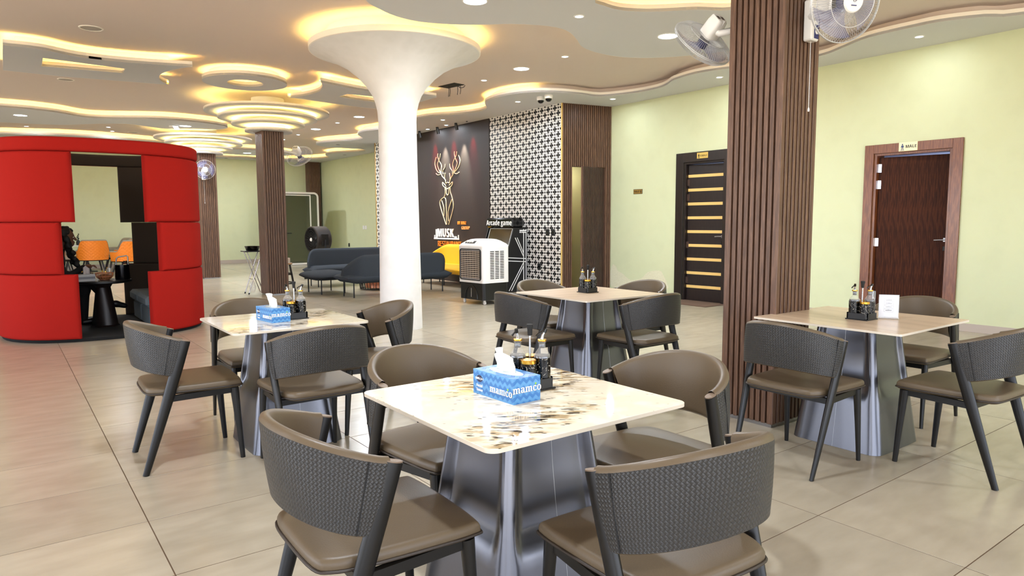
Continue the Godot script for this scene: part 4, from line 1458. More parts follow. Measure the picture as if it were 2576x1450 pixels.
func caddy(at: Vector3, where: String) -> void:
	var t := thing("condiment_caddy", "black condiment tray with a tall handle on " + where, "caddy", at, 0, "condiment caddies")
	var st := S()
	box(st, Vector3(0, 0.003, 0), Vector3(0.134, 0.006, 0.134), 0.002)
	put(st, "tray", M.black, t)
	for q in [[0, 0.074, 0.10, 0.003], [0, -0.074, 0.10, 0.003], [0.074, 0, 0.003, 0.10], [-0.074, 0, 0.003, 0.10]]:
		st = S()
		box(st, Vector3(q[0] * 0.87, 0.024, q[1] * 0.87), Vector3(q[2], 0.036, q[3]), 0.001)
		put(st, "side_wall", M.black, t)
	st = S()
	tube(st, [Vector3(0, 0.006, 0), Vector3(0, 0.205, 0)], 0.004, 10)
	put(st, "handle_rod", M.chrome, t)
	st = S()
	lathe(st, [Vector2(0.0045, 0.19), Vector2(0.0085, 0.192), Vector2(0.0095, 0.212), Vector2(0.0125, 0.225), Vector2(0.0115, 0.231), Vector2(0.0, 0.233)], 16)
	put(st, "handle_knob", M.rubber, t)
	var names := [["left", -1, -1], ["right", 1, 1]]
	for q in names:
		var b := thing("oil_bottle", "oil bottle with pourer, " + q[0] + " of two on " + where, "bottle", at + Vector3(q[1] * 0.031, 0.007, q[2] * 0.031), 0, "oil bottles")
		st = S()
		sheet(st, func(u, v): return Vector3(cos(u * TAU) * 0.0305, 0.001 + v * 0.105, sin(u * TAU) * 0.0305), 20, 1, func(u, v): return Vector3(cos(u * TAU), 0, sin(u * TAU)), func(u, v): return Vector2(u * 1.6, v * 0.9))
		lathe(st, [Vector2(0, 0), Vector2(0.0305, 0)], 20)
		put(st, "sleeve", M.sleeve, b)
		st = S()
		lathe(st, [Vector2(0.0295, 0.104), Vector2(0.0285, 0.116), Vector2(0.019, 0.130), Vector2(0.0125, 0.140), Vector2(0.0120, 0.158), Vector2(0.0145, 0.160), Vector2(0.0145, 0.164)], 20)
		put(st, "shoulder", M.glass, b)
		st = S()
		lathe(st, [Vector2(0, 0.103), Vector2(0.0285, 0.103), Vector2(0.027, 0.114), Vector2(0, 0.114)], 18)
		put(st, "oil", M.oil, b)
		st = S()
		lathe(st, [Vector2(0.0, 0.14), Vector2(0.0105, 0.14), Vector2(0.0105, 0.145), Vector2(0.009, 0.146), Vector2(0.0105, 0.148), Vector2(0.009, 0.151), Vector2(0.0105, 0.153), Vector2(0.0105, 0.163)], 14)
		put(st, "stopper", M.rubber, b)
		st = S()
		lathe(st, [Vector2(0, 0.164), Vector2(0.0155, 0.164), Vector2(0.0165, 0.167), Vector2(0.0155, 0.171), Vector2(0, 0.172)], 18)
		put(st, "collar", M.gold, b)
		var bend: float = 0.008 * q[1]
		st = S()
		tube(st, [Vector3(0, 0.171, 0), Vector3(0.002 * q[1], 0.185, 0.001), Vector3(bend, 0.198, 0.004)], [0.007, 0.0055, 0.0045], 10)
		put(st, "spout", M.chrome, b)
		st = S()
		tube(st, [Vector3(bend, 0.194, 0.004), Vector3(bend * 1.5, 0.208, 0.006)], [0.0065, 0.006], 10)
		tube(st, [Vector3(bend, 0.202, 0.004), Vector3(-0.012, 0.190, -0.008), Vector3(-0.016, 0.182, -0.012)], [0.004, 0.003, 0.004], 8)
		put(st, "flip_cap", M.black_gloss, b)
	for q in [["near", -1, 1], ["far", 1, -1]]:
		var b := thing("spice_jar", "squat black gilt-lidded jar, " + q[0] + " of two on " + where, "jar", at + Vector3(q[1] * 0.031, 0.007, q[2] * 0.031), 0, "spice jars")
		st = S()
		sheet(st, func(u, v): return Vector3(cos(u * TAU) * 0.030, 0.001 + v * 0.083, sin(u * TAU) * 0.030), 20, 1, func(u, v): return Vector3(cos(u * TAU), 0, sin(u * TAU)), func(u, v): return Vector2(u * 1.6 + 0.3, v * 0.8 + 0.2))
		lathe(st, [Vector2(0, 0), Vector2(0.030, 0)], 20)
		lathe(st, [Vector2(0.030, 0.084), Vector2(0.026, 0.092)], 20)
		put(st, "sleeve", M.sleeve, b)
		st = S()
		lathe(st, [Vector2(0.027, 0.091), Vector2(0.0285, 0.092), Vector2(0.0285, 0.103), Vector2(0.027, 0.105), Vector2(0, 0.105)], 20)
		put(st, "lid", M.gold, b)

func tissue_box(at: Vector3, turn: float, label: String) -> void:
	if not M.has("tissue_print"):
		var n := 256
		var im := Image.create(n, n, false, Image.FORMAT_RGB8)
		var dark := Color(0.05, 0.36, 0.66)
		var pale := Color(0.55, 0.80, 0.92)
		for y in n:
			for x in n:
				# nested chevrons and dotted triangles
				var cx := x % 64
				var cy := y % 64
				var d := absi(cx - 32) + cy
				var col := dark
				if d % 64 < 40: col = pale if (d % 10) < 4 else dark
				elif (cx % 8 < 3) and (cy % 8 < 3): col = pale
				im.set_pixel(x, y, col)
		M.tissue_print = mat(Color.WHITE, 0.4)
		M.tissue_print.albedo_texture = ImageTexture.create_from_image(im)
	var t := thing("tissue_box", label, "tissue box", at, turn, "blue tissue boxes")
	var w := 0.115
	var l := 0.225
	var h := 0.085
	var st := S()
	for s in [-1.0, 1.0]:
		face(st, [Vector3(s * w * 0.5, 0, -l * 0.5), Vector3(s * w * 0.5, 0, l * 0.5), Vector3(s * w * 0.5, h, l * 0.5), Vector3(s * w * 0.5, h, -l * 0.5)], Vector3(s, 0, 0), [Vector2(0, 0.80), Vector2(2.2, 0.80), Vector2(2.2, 0), Vector2(0, 0)])
		face(st, [Vector3(-w * 0.5, 0, s * l * 0.5), Vector3(w * 0.5, 0, s * l * 0.5), Vector3(w * 0.5, h, s * l * 0.5), Vector3(-w * 0.5, h, s * l * 0.5)], Vector3(0, 0, s), [Vector2(0.1, 0.85), Vector2(1.2, 0.85), Vector2(1.2, 0.05), Vector2(0.1, 0.05)])
		face(st, [Vector3(-w * 0.5, h * (s + 1) * 0.5, -l * 0.5), Vector3(w * 0.5, h * (s + 1) * 0.5, -l * 0.5), Vector3(w * 0.5, h * (s + 1) * 0.5, l * 0.5), Vector3(-w * 0.5, h * (s + 1) * 0.5, l * 0.5)], Vector3(0, s, 0), [Vector2(0, 0), Vector2(0.7, 0), Vector2(0.7, 1.4), Vector2(0, 1.4)])
	put(st, "carton", M.tissue_print, t)
	st = S()
	var ov := PackedVector2Array()
	for k in 24: ov.append(Vector2(cos(TAU * k / 24.0) * 0.032, sin(TAU * k / 24.0) * 0.085))
	prism(st, ov, h - 0.001, h + 0.0008)
	put(st, "opening_film", mat(Color(0.72, 0.78, 0.80), 0.25), t)
	st = S()
	sheet(st, func(u, v):
		var x: float = (u - 0.5)
		return Vector3(0.004 + 0.02 * sin(u * 9.0) * (0.4 + v) - v * 0.012, h + v * (0.055 + 0.028 * sin(PI * clampf(u * 1.2, 0, 1)) - 0.03 * maxf(0.0, u - 0.55)), x * (0.10 - 0.02 * v) - 0.01 + 0.006 * sin(v * 5.0))
		, 18, 10, func(u, v): return Vector3(-1, 0.2, 0))
	put(st, "tissue", M.tissue, t)
	var left := Basis(Vector3(0, 0, 1), Vector3.UP, Vector3(-1, 0, 0))
	var shade := mat(Color(0.20, 0.14, 0.14), 0.5)
	for s in 2:
		var b := left if s == 0 else Basis.IDENTITY
		var p := Vector3(-w * 0.5, 0.033, 0.045) if s == 0 else Vector3(0.0, 0.047, l * 0.5)
		var o := Vector3(-0.0006, 0, 0) if s == 0 else Vector3(0, 0, 0.0006)
		text("brand_outline", "mamco", 0.0245, 0.0005, shade, t, p + o * 0.6 + Vector3(0, -0.0007, 0), b, "Droid Serif", true)
		text("brand_word", "mamco", 0.024, 0.0006, M.print_white, t, p + o, b, "Droid Serif", true)
		st = S()
		lathe(st, [Vector2(0, 0), Vector2(0.004, 0), Vector2(0.003, 0.0008), Vector2(0, 0.0008)], 10, p + b * Vector3(0.037, 0.012, 0.0003), b * Basis(Vector3.RIGHT, PI * 0.5))
		put(st, "leaf_mark", mat(Color(0.55, 0.75, 0.2), 0.5), t)
	st = S()
	var c := Vector3(-w * 0.5 - 0.0003, 0.056, -0.075)
	lathe(st, [Vector2(0, 0), Vector2(0.017, 0), Vector2(0.017, 0.0006), Vector2(0, 0.0006)], 22, c, left * Basis(Vector3.RIGHT, PI * 0.5).scaled(Vector3(1, 0.72, 1)))
	put(st, "round_mark", mat(Color(0.03, 0.05, 0.25), 0.4), t)
	text("round_mark_word", "100% 2+1", 0.0075, 0.0006, M.print_white, t, c + Vector3(-0.001, 0, 0), left, "Droid Sans", true)
	text("small_print", "Facial\nTissue", 0.009, 0.0005, M.print_white, t, c + Vector3(-0.0008, -0.032, 0.0), left, "Droid Sans", true)

# ------------------------------------------------------------------ the red booth
const POD := Vector3(1.06, 0, -10.27)

func pod_at(a: float, r: float) -> Vector2:
	# rounded-square plan; a is the angle from the +z (front) side towards +x
	var n := 2.5
	var s := sin(a)
	var c := cos(a)
	var k := pow(pow(absf(s), n) + pow(absf(c), n), -1.0 / n)
	return Vector2(s * k * r, c * k * r)

func pod_angle(x: float, r: float) -> float:
	# the angle at which the front wall stands at x
	var lo := 0.0
	var hi := 1.2
	for i in 40:
		var m := (lo + hi) * 0.5
		if pod_at(m, r).x < x: lo = m
		else: hi = m
	return lo

func pod_panel(t: Node3D, a0: float, a1: float, y0: float, y1: float, called: String, closed := false) -> void:
	# a padded panel bent along the plan: red outside and on its rounded edges, black inside
	var R := 1.14
	var th := 0.11
	var r := 0.035
	var n := 64 if closed else 30
	for side in 2:
		var st := S()
		var P := func(u: float, v: float) -> Vector3:
			var a := lerpf(a0, a1, u)
			var e := 0.0
			if not closed:
				var d: float = minf(u, 1 - u) * absf(a1 - a0) * R
				if d < r: e = r - sqrt(maxf(0.0, r * r - (r - d) * (r - d)))
			var dv: float = minf(v, 1 - v) * (y1 - y0)
			var ev := 0.0
			if dv < r: ev = r - sqrt(maxf(0.0, r * r - (r - dv) * (r - dv)))
			var off := maxf(e, ev)
			var rad := R - off if side == 0 else R - th + off * 0.6
			var q := pod_at(a, rad)
			return Vector3(q.x, lerpf(y0, y1, v), q.y)
		var us := []
		var vs := []
		var ru: float = r / (absf(a1 - a0) * R)
		if closed: 
			for i in n + 1: us.append(float(i) / n)
		else:
			for i in 5: us.append(ru * (1 - cos(PI * 0.5 * i / 4.0)))
			for i in range(1, n): us.append(lerpf(ru, 1 - ru, float(i) / n))
			for i in 5: us.append(1 - ru * (1 - sin(PI * 0.5 * i / 4.0)))
		var rv: float = r / (y1 - y0)
		for i in 5: vs.append(rv * (1 - cos(PI * 0.5 * i / 4.0)))
		for i in 5: vs.append(1 - rv * (1 - sin(PI * 0.5 * i / 4.0)))
		sm_id += 1
		st.set_smooth_group(sm_id)
		var sg := 1.0 if side == 0 else -1.0
		for i in us.size() - 1:
			for j in vs.size() - 1:
				var am := lerpf(a0, a1, (us[i] + us[i + 1]) * 0.5)
				face(st, [P.call(us[i], vs[j]), P.call(us[i + 1], vs[j]), P.call(us[i + 1], vs[j + 1]), P.call(us[i], vs[j + 1])], Vector3(sin(am), 0, cos(am)) * sg)
		if side == 0:
			# edges between outside and inside
			st.set_smooth_group(-1)
			for v in [0.0, 1.0]:
				for i in us.size() - 1:
					var am := lerpf(a0, a1, us[i])
					var b := lerpf(a0, a1, us[i + 1])
					var y := lerpf(y0, y1, v)
					var q := [pod_at(am, R - r), pod_at(b, R - r), pod_at(b, R - th + r * 0.6), pod_at(am, R - th + r * 0.6)]
					face(st, q.map(func(w): return Vector3(w.x, y, w.y)), Vector3.UP * (v * 2 - 1))
			if not closed:
				for u in [0.0, 1.0]:
					var a := lerpf(a0, a1, u)
					var p := pod_at(a, R - r)
					var q := pod_at(a, R - th + r * 0.6)
					face(st, [Vector3(p.x, y0, p.y), Vector3(q.x, y0, q.y), Vector3(q.x, y1, q.y), Vector3(p.x, y1, p.y)], Vector3(-cos(a), 0, sin(a)) if (u < 0.5) == (a1 > a0) else Vector3(cos(a), 0, -sin(a)))
		put(st, called if side == 0 else called + "_lining", M.red if side == 0 else M.pod_black, t)

func build_pod() -> void:
	var t := thing("seating_booth", "tall round red felt booth with stepped openings front and back", "booth", POD)
	pod_panel(t, 0.0, TAU, 2.157, 2.315, "crown", true)
	var rows := [[0.035, 0.776, 0.385], [0.778, 1.366, 0.527], [1.368, 2.155, 0.382]]
	for row in rows:
		var a := pod_angle(row[2], 1.14)
		pod_panel(t, a, PI - a, row[0], row[1], "padded_panel")
		pod_panel(t, PI + a, TAU - a, row[0], row[1], "padded_panel")
	var st := S()
	var pl := PackedVector2Array()
	for i in 48: pl.append(pod_at(TAU * i / 48.0, 1.10))
	prism(st, pl, 0.002, 0.034)
	put(st, "floor_carpet", M.carpet, t)
	# benches
	for s in 2:
		var sg: float = [1.0, -1.0][s]
		var b := thing("booth_bench", "grey cushioned bench inside the red booth, on the " + ["right", "left"][s], "bench", POD + Vector3(0, 0.034, 0), 0, "booth benches")
		for k in 2:
			var z: float = [0.42, -0.42][k]
			st = S()
			box(st, Vector3(sg * 0.62, 0.13, z * 0.80), Vector3(0.42, 0.26, 0.62), 0.03)
			put(st, "plinth", M.bench, b)
			st = S()
			box(st, Vector3(sg * 0.60, 0.33, z * 0.80), Vector3(0.46, 0.14, 0.66), 0.035)
			put(st, "seat_cushion", M.bench, b)
	# round black table
	var tb := thing("booth_table", "round black table with a six-sided foot inside the red booth", "table", POD + Vector3(-0.02, 0.034, 0.06))
	st = S()
	lathe(st, [Vector2(0, 0), Vector2(0.17, 0), Vector2(0.15, 0.02), Vector2(0.085, 0.50), Vector2(0.12, 0.56)], 6)
	put(st, "pedestal", M.wenge, tb)
	st = S()
	lathe(st, [Vector2(0, 0.56), Vector2(0.30, 0.56), Vector2(0.33, 0.572), Vector2(0.33, 0.592), Vector2(0.325, 0.596), Vector2(0.0, 0.596)], 40)
	put(st, "tabletop", M.black, tb)
	var ty := 0.034 + 0.597
	# metal jug with a carrying handle
	var j := thing("metal_jug", "dark metal jug with tall wire handle on the booth table", "jug", POD + Vector3(0.20, ty, 0.12))
	st = S()
	lathe(st, [Vector2(0, 0), Vector2(0.085, 0), Vector2(0.088, 0.01), Vector2(0.082, 0.19), Vector2(0.0, 0.195)], 24)
	put(st, "body", mat(Color(0.10, 0.10, 0.11), 0.2, 0.8), j)
	st = S()
	tube(st, [Vector3(-0.07, 0.19, 0), Vector3(-0.06, 0.27, 0), Vector3(-0.04, 0.29, 0), Vector3(0.06, 0.305, 0), Vector3(0.07, 0.29, 0), Vector3(0.07, 0.19, 0)], 0.008, 8)
	put(st, "handle", M.steel, j)
	st = S()
	tube(st, [Vector3(0.0, 0.19, 0.03), Vector3(0.02, 0.235, 0.03), Vector3(0.045, 0.24, 0.03), Vector3(0.055, 0.19, 0.03)], 0.008, 8)
	put(st, "lid_handle", M.black, j)
	var ba := thing("wire_basket", "small round copper wire basket on the booth table", "basket", POD + Vector3(0.0, ty, 0.10))
	for k in 16:
		st = S()
		var a := TAU * k / 16.0
		tube(st, [Vector3(cos(a) * 0.055, 0.006, sin(a) * 0.055), Vector3(cos(a) * 0.09, 0.04, sin(a) * 0.09), Vector3(cos(a) * 0.105, 0.09, sin(a) * 0.105)], 0.004, 5)
		put(st, "wire", M.copper, ba)
	for q in [[0.055, 0.006], [0.092, 0.045], [0.106, 0.09]]:
		st = S()
		var ring := []
		for k in 24: ring.append(Vector3(cos(TAU * k / 24.0) * q[0], q[1], sin(TAU * k / 24.0) * q[0]))
		tube(st, ring, 0.005, 5, true)
		put(st, "hoop", M.copper, ba)
	st = S()
	lathe(st, [Vector2(0, 0.01), Vector2(0.07, 0.015), Vector2(0.085, 0.05), Vector2(0.04, 0.075), Vector2(0, 0.08)], 16)
	put(st, "bread_filling", mat(Color(0.50, 0.30, 0.13), 0.8), ba)
	var gls := thing("drinking_glass", "clear drinking glass beside the jug on the booth table", "glass", POD + Vector3(0.08, ty, -0.10))
	st = S()
	lathe(st, [Vector2(0, 0.0), Vector2(0.028, 0), Vector2(0.036, 0.14), Vector2(0.033, 0.14), Vector2(0.026, 0.008), Vector2(0, 0.008)], 20)
	put(st, "tumbler", M.glass, gls)
	var tx := thing("tissue_box", "grey tissue box on the booth table, partly behind the red panel", "tissue box", POD + Vector3(-0.235, ty, 0.20), 0.2)
	st = S()
	box(st, Vector3(0, 0.045, 0), Vector3(0.22, 0.09, 0.12), 0.003)
	put(st, "carton", mat(Color(0.62, 0.62, 0.62), 0.5), tx)
	st = S()
	box(st, Vector3(0, 0.0455, 0), Vector3(0.2205, 0.03, 0.1205))
	put(st, "printed_band", mat(Color(0.42, 0.42, 0.44), 0.5), tx)
	st = S()
	sheet(st, func(u, v): return Vector3((u - 0.5) * 0.07 + 0.03, 0.09 + v * 0.11 * (1 - absf(u - 0.4) * 0.6), 0.015 * sin(u * 7.0)), 10, 6, func(u, v): return Vector3(0, 0, 1))
	put(st, "tissue", mat(Color(0.72, 0.68, 0.66), 0.9), tx)
	build_person()

# ------------------------------------------------------------------ a seated person
func sd_bones(p: Vector3, bones: Array, k: float) -> float:
	var d := 9.0
	for b in bones:
		var a: Vector3 = b[0]
		var ab: Vector3 = b[1] - a
		var t := clampf((p - a).dot(ab) / maxf(ab.length_squared(), 1e-9), 0.0, 1.0)
		var e := p.distance_to(a + ab * t) - lerpf(b[2], b[3], t)
		var h := clampf(0.5 + 0.5 * (d - e) / k, 0.0, 1.0)
		d = lerpf(d, e, h) - k * h * (1.0 - h)
	return d

func nets(st: SurfaceTool, bones: Array, cell: float, k: float) -> void:
	var lo := Vector3.ONE * 9e9
	var hi := -lo
	for b in bones:
		for i in 2:
			var r: float = b[2 + i] + k * 0.5
			lo = lo.min(b[i] - Vector3.ONE * r)
			hi = hi.max(b[i] + Vector3.ONE * r)
	lo -= Vector3.ONE * cell * 2
	var n := Vector3i(((hi - lo) / cell).ceil()) + Vector3i(3, 3, 3)
	var val := PackedFloat32Array()
	val.resize(n.x * n.y * n.z)
	for z in n.z:
		for y in n.y:
			for x in n.x:
				val[(z * n.y + y) * n.x + x] = sd_bones(lo + Vector3(x, y, z) * cell, bones, k)
	var vert := {}
	var corner := [Vector3i(0, 0, 0), Vector3i(1, 0, 0), Vector3i(0, 1, 0), Vector3i(1, 1, 0), Vector3i(0, 0, 1), Vector3i(1, 0, 1), Vector3i(0, 1, 1), Vector3i(1, 1, 1)]
	var edges := [[0, 1], [2, 3], [4, 5], [6, 7], [0, 2], [1, 3], [4, 6], [5, 7], [0, 4], [1, 5], [2, 6], [3, 7]]
	var id := func(q: Vector3i) -> int: return (q.z * n.y + q.y) * n.x + q.x
	for z in n.z - 1:
		for y in n.y - 1:
			for x in n.x - 1:
				var q := Vector3i(x, y, z)
				var base: int = (z * n.y + y) * n.x + x
				var neg := 0
				var vv := []
				for c in corner:
					var f := val[base + (c.z * n.y + c.y) * n.x + c.x]
					vv.append(f)
					if f < 0: neg += 1
				if neg == 0 or neg == 8: continue
				var s := Vector3.ZERO
				var m := 0
				for e in edges:
					var fa: float = vv[e[0]]
					var fb: float = vv[e[1]]
					if (fa < 0) != (fb < 0):
						s += Vector3(corner[e[0]]).lerp(Vector3(corner[e[1]]), fa / (fa - fb))
						m += 1
				vert[base] = lo + (Vector3(q) + s / m) * cell
	sm_id += 1
	st.set_smooth_group(sm_id)
	var step := [1, n.x, n.x * n.y]
	for z in range(1, n.z - 1):
		for y in range(1, n.y - 1):
			for x in range(1, n.x - 1):
				var i := (z * n.y + y) * n.x + x
				for a in 3:
					var f0 := val[i]
					var f1 := val[i + step[a]]
					if (f0 < 0) == (f1 < 0): continue
					var u: int = step[(a + 1) % 3]
					var w: int = step[(a + 2) % 3]
					var out := Vector3.ZERO
					out[a] = 1.0 if f0 < 0 else -1.0
					face(st, [vert[i], vert[i - u], vert[i - u - w], vert[i - w]], out)

func build_person() -> void:
	var skin := mat(Color(0.42, 0.27, 0.19), 0.6)
	var cloth := mat(Color(0.045, 0.042, 0.045), 0.9)
	var o := POD + Vector3(-0.62, 0, -0.12)
	var t := thing("person", "person in black clothes with dark curly hair sitting cross-legged in the red booth", "person", o)
	# sits on the left bench, facing +x, leaning forward, right leg crossed over the left
	var hip := Vector3(0.0, 0.52, 0.0)
	var chest := Vector3(0.09, 0.86, 0.0)
	var neck := Vector3(0.17, 1.03, 0.0)
	var body := [
		[hip + Vector3(0, 0, -0.08), hip + Vector3(0, 0, 0.08), 0.115, 0.115], [hip, chest, 0.125, 0.13],
		[chest + Vector3(0, 0.06, -0.12), chest + Vector3(0, 0.06, 0.12), 0.085, 0.085], [chest, neck, 0.11, 0.06],
		[hip + Vector3(0.02, 0, -0.1), Vector3(0.42, 0.50, -0.12), 0.09, 0.065], [Vector3(0.42, 0.50, -0.12), Vector3(0.40, 0.12, -0.12), 0.06, 0.042],
		[hip + Vector3(0.02, 0, 0.1), Vector3(0.44, 0.66, 0.03), 0.09, 0.068], [Vector3(0.44, 0.66, 0.03), Vector3(0.66, 0.34, -0.04), 0.064, 0.045],
		[chest + Vector3(0.02, 0.06, 0.17), Vector3(0.20, 0.68, 0.23), 0.055, 0.046], [Vector3(0.20, 0.68, 0.23), Vector3(0.40, 0.80, 0.14), 0.044, 0.032],
		[chest + Vector3(0.02, 0.06, -0.17), Vector3(0.18, 0.66, -0.23), 0.055, 0.046], [Vector3(0.18, 0.66, -0.23), Vector3(0.40, 0.69, -0.14), 0.044, 0.032]]
	var st := S()
	nets(st, body, 0.016, 0.05)
	put(st, "clothed_body", cloth, t)
	# shoes
	for q in [[Vector3(0.66, 0.32, -0.04), Vector3(0.86, 0.255, -0.05)], [Vector3(0.41, 0.085, -0.12), Vector3(0.60, 0.068, -0.12)]]:
		st = S()
		nets(st, [[q[0] + Vector3(-0.02, -0.02, 0), q[0].lerp(q[1], 0.5), 0.042, 0.042], [q[0].lerp(q[1], 0.5), q[1], 0.042, 0.034]], 0.01, 0.02)
		put(st, "shoe", M.black, t)
	# head, with brow, nose, jaw and ears
	var h := neck + Vector3(0.07, 0.15, 0)
	st = S()
	nets(st, [[neck + Vector3(-0.01, -0.03, 0), h + Vector3(-0.03, -0.06, 0), 0.055, 0.055], [h + Vector3(-0.02, 0.03, 0), h + Vector3(0.0, 0.03, 0), 0.092, 0.088], [h + Vector3(0.03, -0.05, 0), h + Vector3(0.05, -0.085, 0), 0.055, 0.038],
		[h + Vector3(0.09, 0.0, 0), h + Vector3(0.108, -0.03, 0), 0.012, 0.017], [h + Vector3(0.075, 0.022, -0.04), h + Vector3(0.075, 0.022, 0.04), 0.016, 0.016], [h + Vector3(0.085, -0.065, -0.018), h + Vector3(0.085, -0.065, 0.018), 0.012, 0.012],
		[h + Vector3(-0.01, 0.0, 0.085), h + Vector3(-0.01, -0.03, 0.085), 0.016, 0.012], [h + Vector3(-0.01, 0.0, -0.085), h + Vector3(-0.01, -0.03, -0.085), 0.016, 0.012]], 0.009, 0.018)
	put(st, "head", skin, t)
	for s in [-1, 1]:
		st = S()
		lathe(st, [Vector2(0, -0.012), Vector2(0.0085, -0.0085), Vector2(0.012, 0), Vector2(0.0085, 0.0085), Vector2(0, 0.012)], 10, h + Vector3(0.079, 0.004, s * 0.033))
		put(st, "eye", mat(Color(0.75, 0.72, 0.68), 0.3), t)
	# loose curls that fall over the front of the shoulder
	var curls := []
	var r2 := RandomNumberGenerator.new()
	r2.seed = 4
	for i in 46:
		var a := r2.randf() * TAU
		var e := r2.randf_range(-0.2, 1.2)
		var c := h + Vector3(-0.025 + cos(a) * cos(e) * 0.095, 0.04 + sin(e) * 0.085, sin(a) * cos(e) * 0.098)
		if c.x > h.x + 0.06 and c.y < h.y + 0.06: continue
		curls.append([c, c + Vector3(0.004, 0.004, 0), r2.randf_range(0.022, 0.034), 0.024])
	for i in 14:
		var f := i / 13.0
		var c := h + Vector3(-0.02 + 0.10 * f + r2.randf_range(-0.02, 0.02), 0.0 - 0.34 * f, 0.10 + 0.03 * sin(i * 2.0))
		curls.append([c, c + Vector3(0.012, -0.015, 0.006), 0.034 + 0.008 * sin(i * 1.7), 0.03])
	for i in 10:
		var f := i / 9.0
		var c := h + Vector3(-0.06, 0.0 - 0.25 * f, -0.09 + 0.02 * sin(i * 2.0))
		curls.append([c, c + Vector3(0.012, -0.015, 0.006), 0.036, 0.032])
	st = S()
	nets(st, curls, 0.012, 0.012)
	put(st, "curly_hair", mat(Color(0.035, 0.025, 0.02), 0.7), t)
	# hands: a palm, four fingers, a thumb
	for q in [[Vector3(0.41, 0.806, 0.135), 0.3], [Vector3(0.41, 0.692, -0.135), -0.1]]:
		var w: Vector3 = q[0]
		var bones := [[w, w + Vector3(0.06, 0.005, 0), 0.022, 0.026], [w + Vector3(0.05, 0.004, -0.025), w + Vector3(0.05, 0.004, 0.025), 0.015, 0.015]]
		for k in 4:
			var z := -0.028 + 0.0185 * k
			var l: float = [0.055, 0.068, 0.072, 0.062][k]
			var a := w + Vector3(0.075, 0.004, z)
			var b := a + Vector3(l * 0.5, 0.006, 0)
			bones.append([a, b, 0.0088, 0.0082])
			bones.append([b, b + Vector3(l * 0.32, -l * 0.38, 0), 0.0082, 0.007])
		bones.append([w + Vector3(0.02, 0.0, -0.028), w + Vector3(0.055, -0.006, -0.055), 0.011, 0.009])
		bones.append([w + Vector3(0.055, -0.006, -0.055), w + Vector3(0.085, -0.016, -0.06), 0.009, 0.0075])
		st = S()
		nets(st, bones, 0.005, 0.006)
		put(st, "hand", skin, t)

# ------------------------------------------------------------------ lounge: sofas, cooler, game machine
func sofa(called: String, label: String, at: Vector3, turn: float, w: float, m: Material, bow: float, back_h := 0.80, group := "") -> Node3D:
	# faces +z; padded seat slab with slanted underside, curved back, thin legs
	var t := thing(called, label, "sofa", at, turn, group)
	var hw := w * 0.5
	var cz := func(x: float) -> float: return -bow * (1.0 - pow(x / hw, 2.0))
	# seat
	var st := S()
	var n := 24
	sm_id += 1
	st.set_smooth_group(sm_id)
	var sec := [[-0.36, 0.40], [-0.40, 0.36], [-0.30, 0.26], [0.22, 0.26], [0.40, 0.36], [0.36, 0.41], [0.15, 0.445], [-0.15, 0.44]]
	var rings := []
	for i in n + 1:
		var u := float(i) / n
		var x := lerpf(-hw, hw, u)
		var end := minf(u, 1 - u) * w
		var k := clampf(end / 0.12, 0.0, 1.0)
		var ring := []
		for s in sec:
			var y: float = lerpf(0.355, s[1], 0.25 + 0.75 * k)
			ring.append(Vector3(x, y, s[0] * (0.82 + 0.18 * k) + cz.call(x)))
		rings.append(ring)
	for i in n:
		for k in sec.size():
			var l := (k + 1) % sec.size()
			var mid: Vector3 = (rings[i][k] + rings[i + 1][l]) * 0.5
			face(st, [rings[i][k], rings[i][l], rings[i + 1][l], rings[i + 1][k]], Vector3(0, mid.y - 0.355, (mid.z - cz.call(mid.x)) * 0.3))
	st.set_smooth_group(-1)
	face(st, rings[0], Vector3.LEFT)
	face(st, rings[n], Vector3.RIGHT)
	put(st, "seat", m, t)
	# back that wraps round both ends
	st = S()
	var B := func(u: float, v: float) -> Vector3:
		var x := lerpf(-hw + 0.03, hw - 0.03, u)
		var e := minf(u, 1 - u) * w
		var wrap := 0.30 * pow(clampf(1.0 - e / 0.28, 0.0, 1.0), 2.0)
		var topy: float = back_h - 0.26 * pow(clampf(1.0 - e / 0.34, 0.0, 1.0), 2.4)
		var p := Vector2.ZERO
		# section: up the rear, over the rim, down the front
		if v < 0.42: p = Vector2(-0.37 - 0.03 * (v / 0.42), lerpf(0.36, topy - 0.035, v / 0.42))
		elif v < 0.58:
			var q: float = (v - 0.42) / 0.16 * PI
			p = Vector2(-0.345 - 0.055 * cos(q), topy - 0.035 + 0.035 * sin(q))
		else: p = Vector2(-0.29 + 0.035 * (v - 0.58) / 0.42, lerpf(topy - 0.035, 0.40, (v - 0.58) / 0.42))
		return Vector3(x, p.y, p.x + wrap + cz.call(x))
	sheet(st, B, 40, 24, func(u, v): return Vector3((u - 0.5) * 0.6, 0, -1) if v < 0.42 else (Vector3.UP if v < 0.58 else Vector3(0, 0, 1)))
	for u in [0.0, 1.0]:
		var ring := []
		for j in 25: ring.append(B.call(u, j / 24.0))
		st.set_smooth_group(-1)
		face(st, ring, Vector3(u * 2 - 1, 0, 0))
	put(st, "backrest", m, t)
	st = S()
	var seam := []
	for i in 25: seam.append(B.call(lerpf(0.02, 0.98, i / 24.0), 0.02) + Vector3(0, 0, -0.003))
	tube(st, seam, 0.004, 5)
	put(st, "seam", M.black, t)
	var xs := [-hw + 0.16, hw - 0.16]
	if w > 1.5: xs.append(0.0)
	for x in xs:
		for z in [-0.22, 0.20]:
			st = S()
			var q: float = z + cz.call(x)
			tube(st, [Vector3(x, 0, q), Vector3(x, 0.10, q), Vector3(x, 0.29, q)], [0.014, 0.012, 0.012], 8)
			put(st, "leg", M.black, t)
	return t

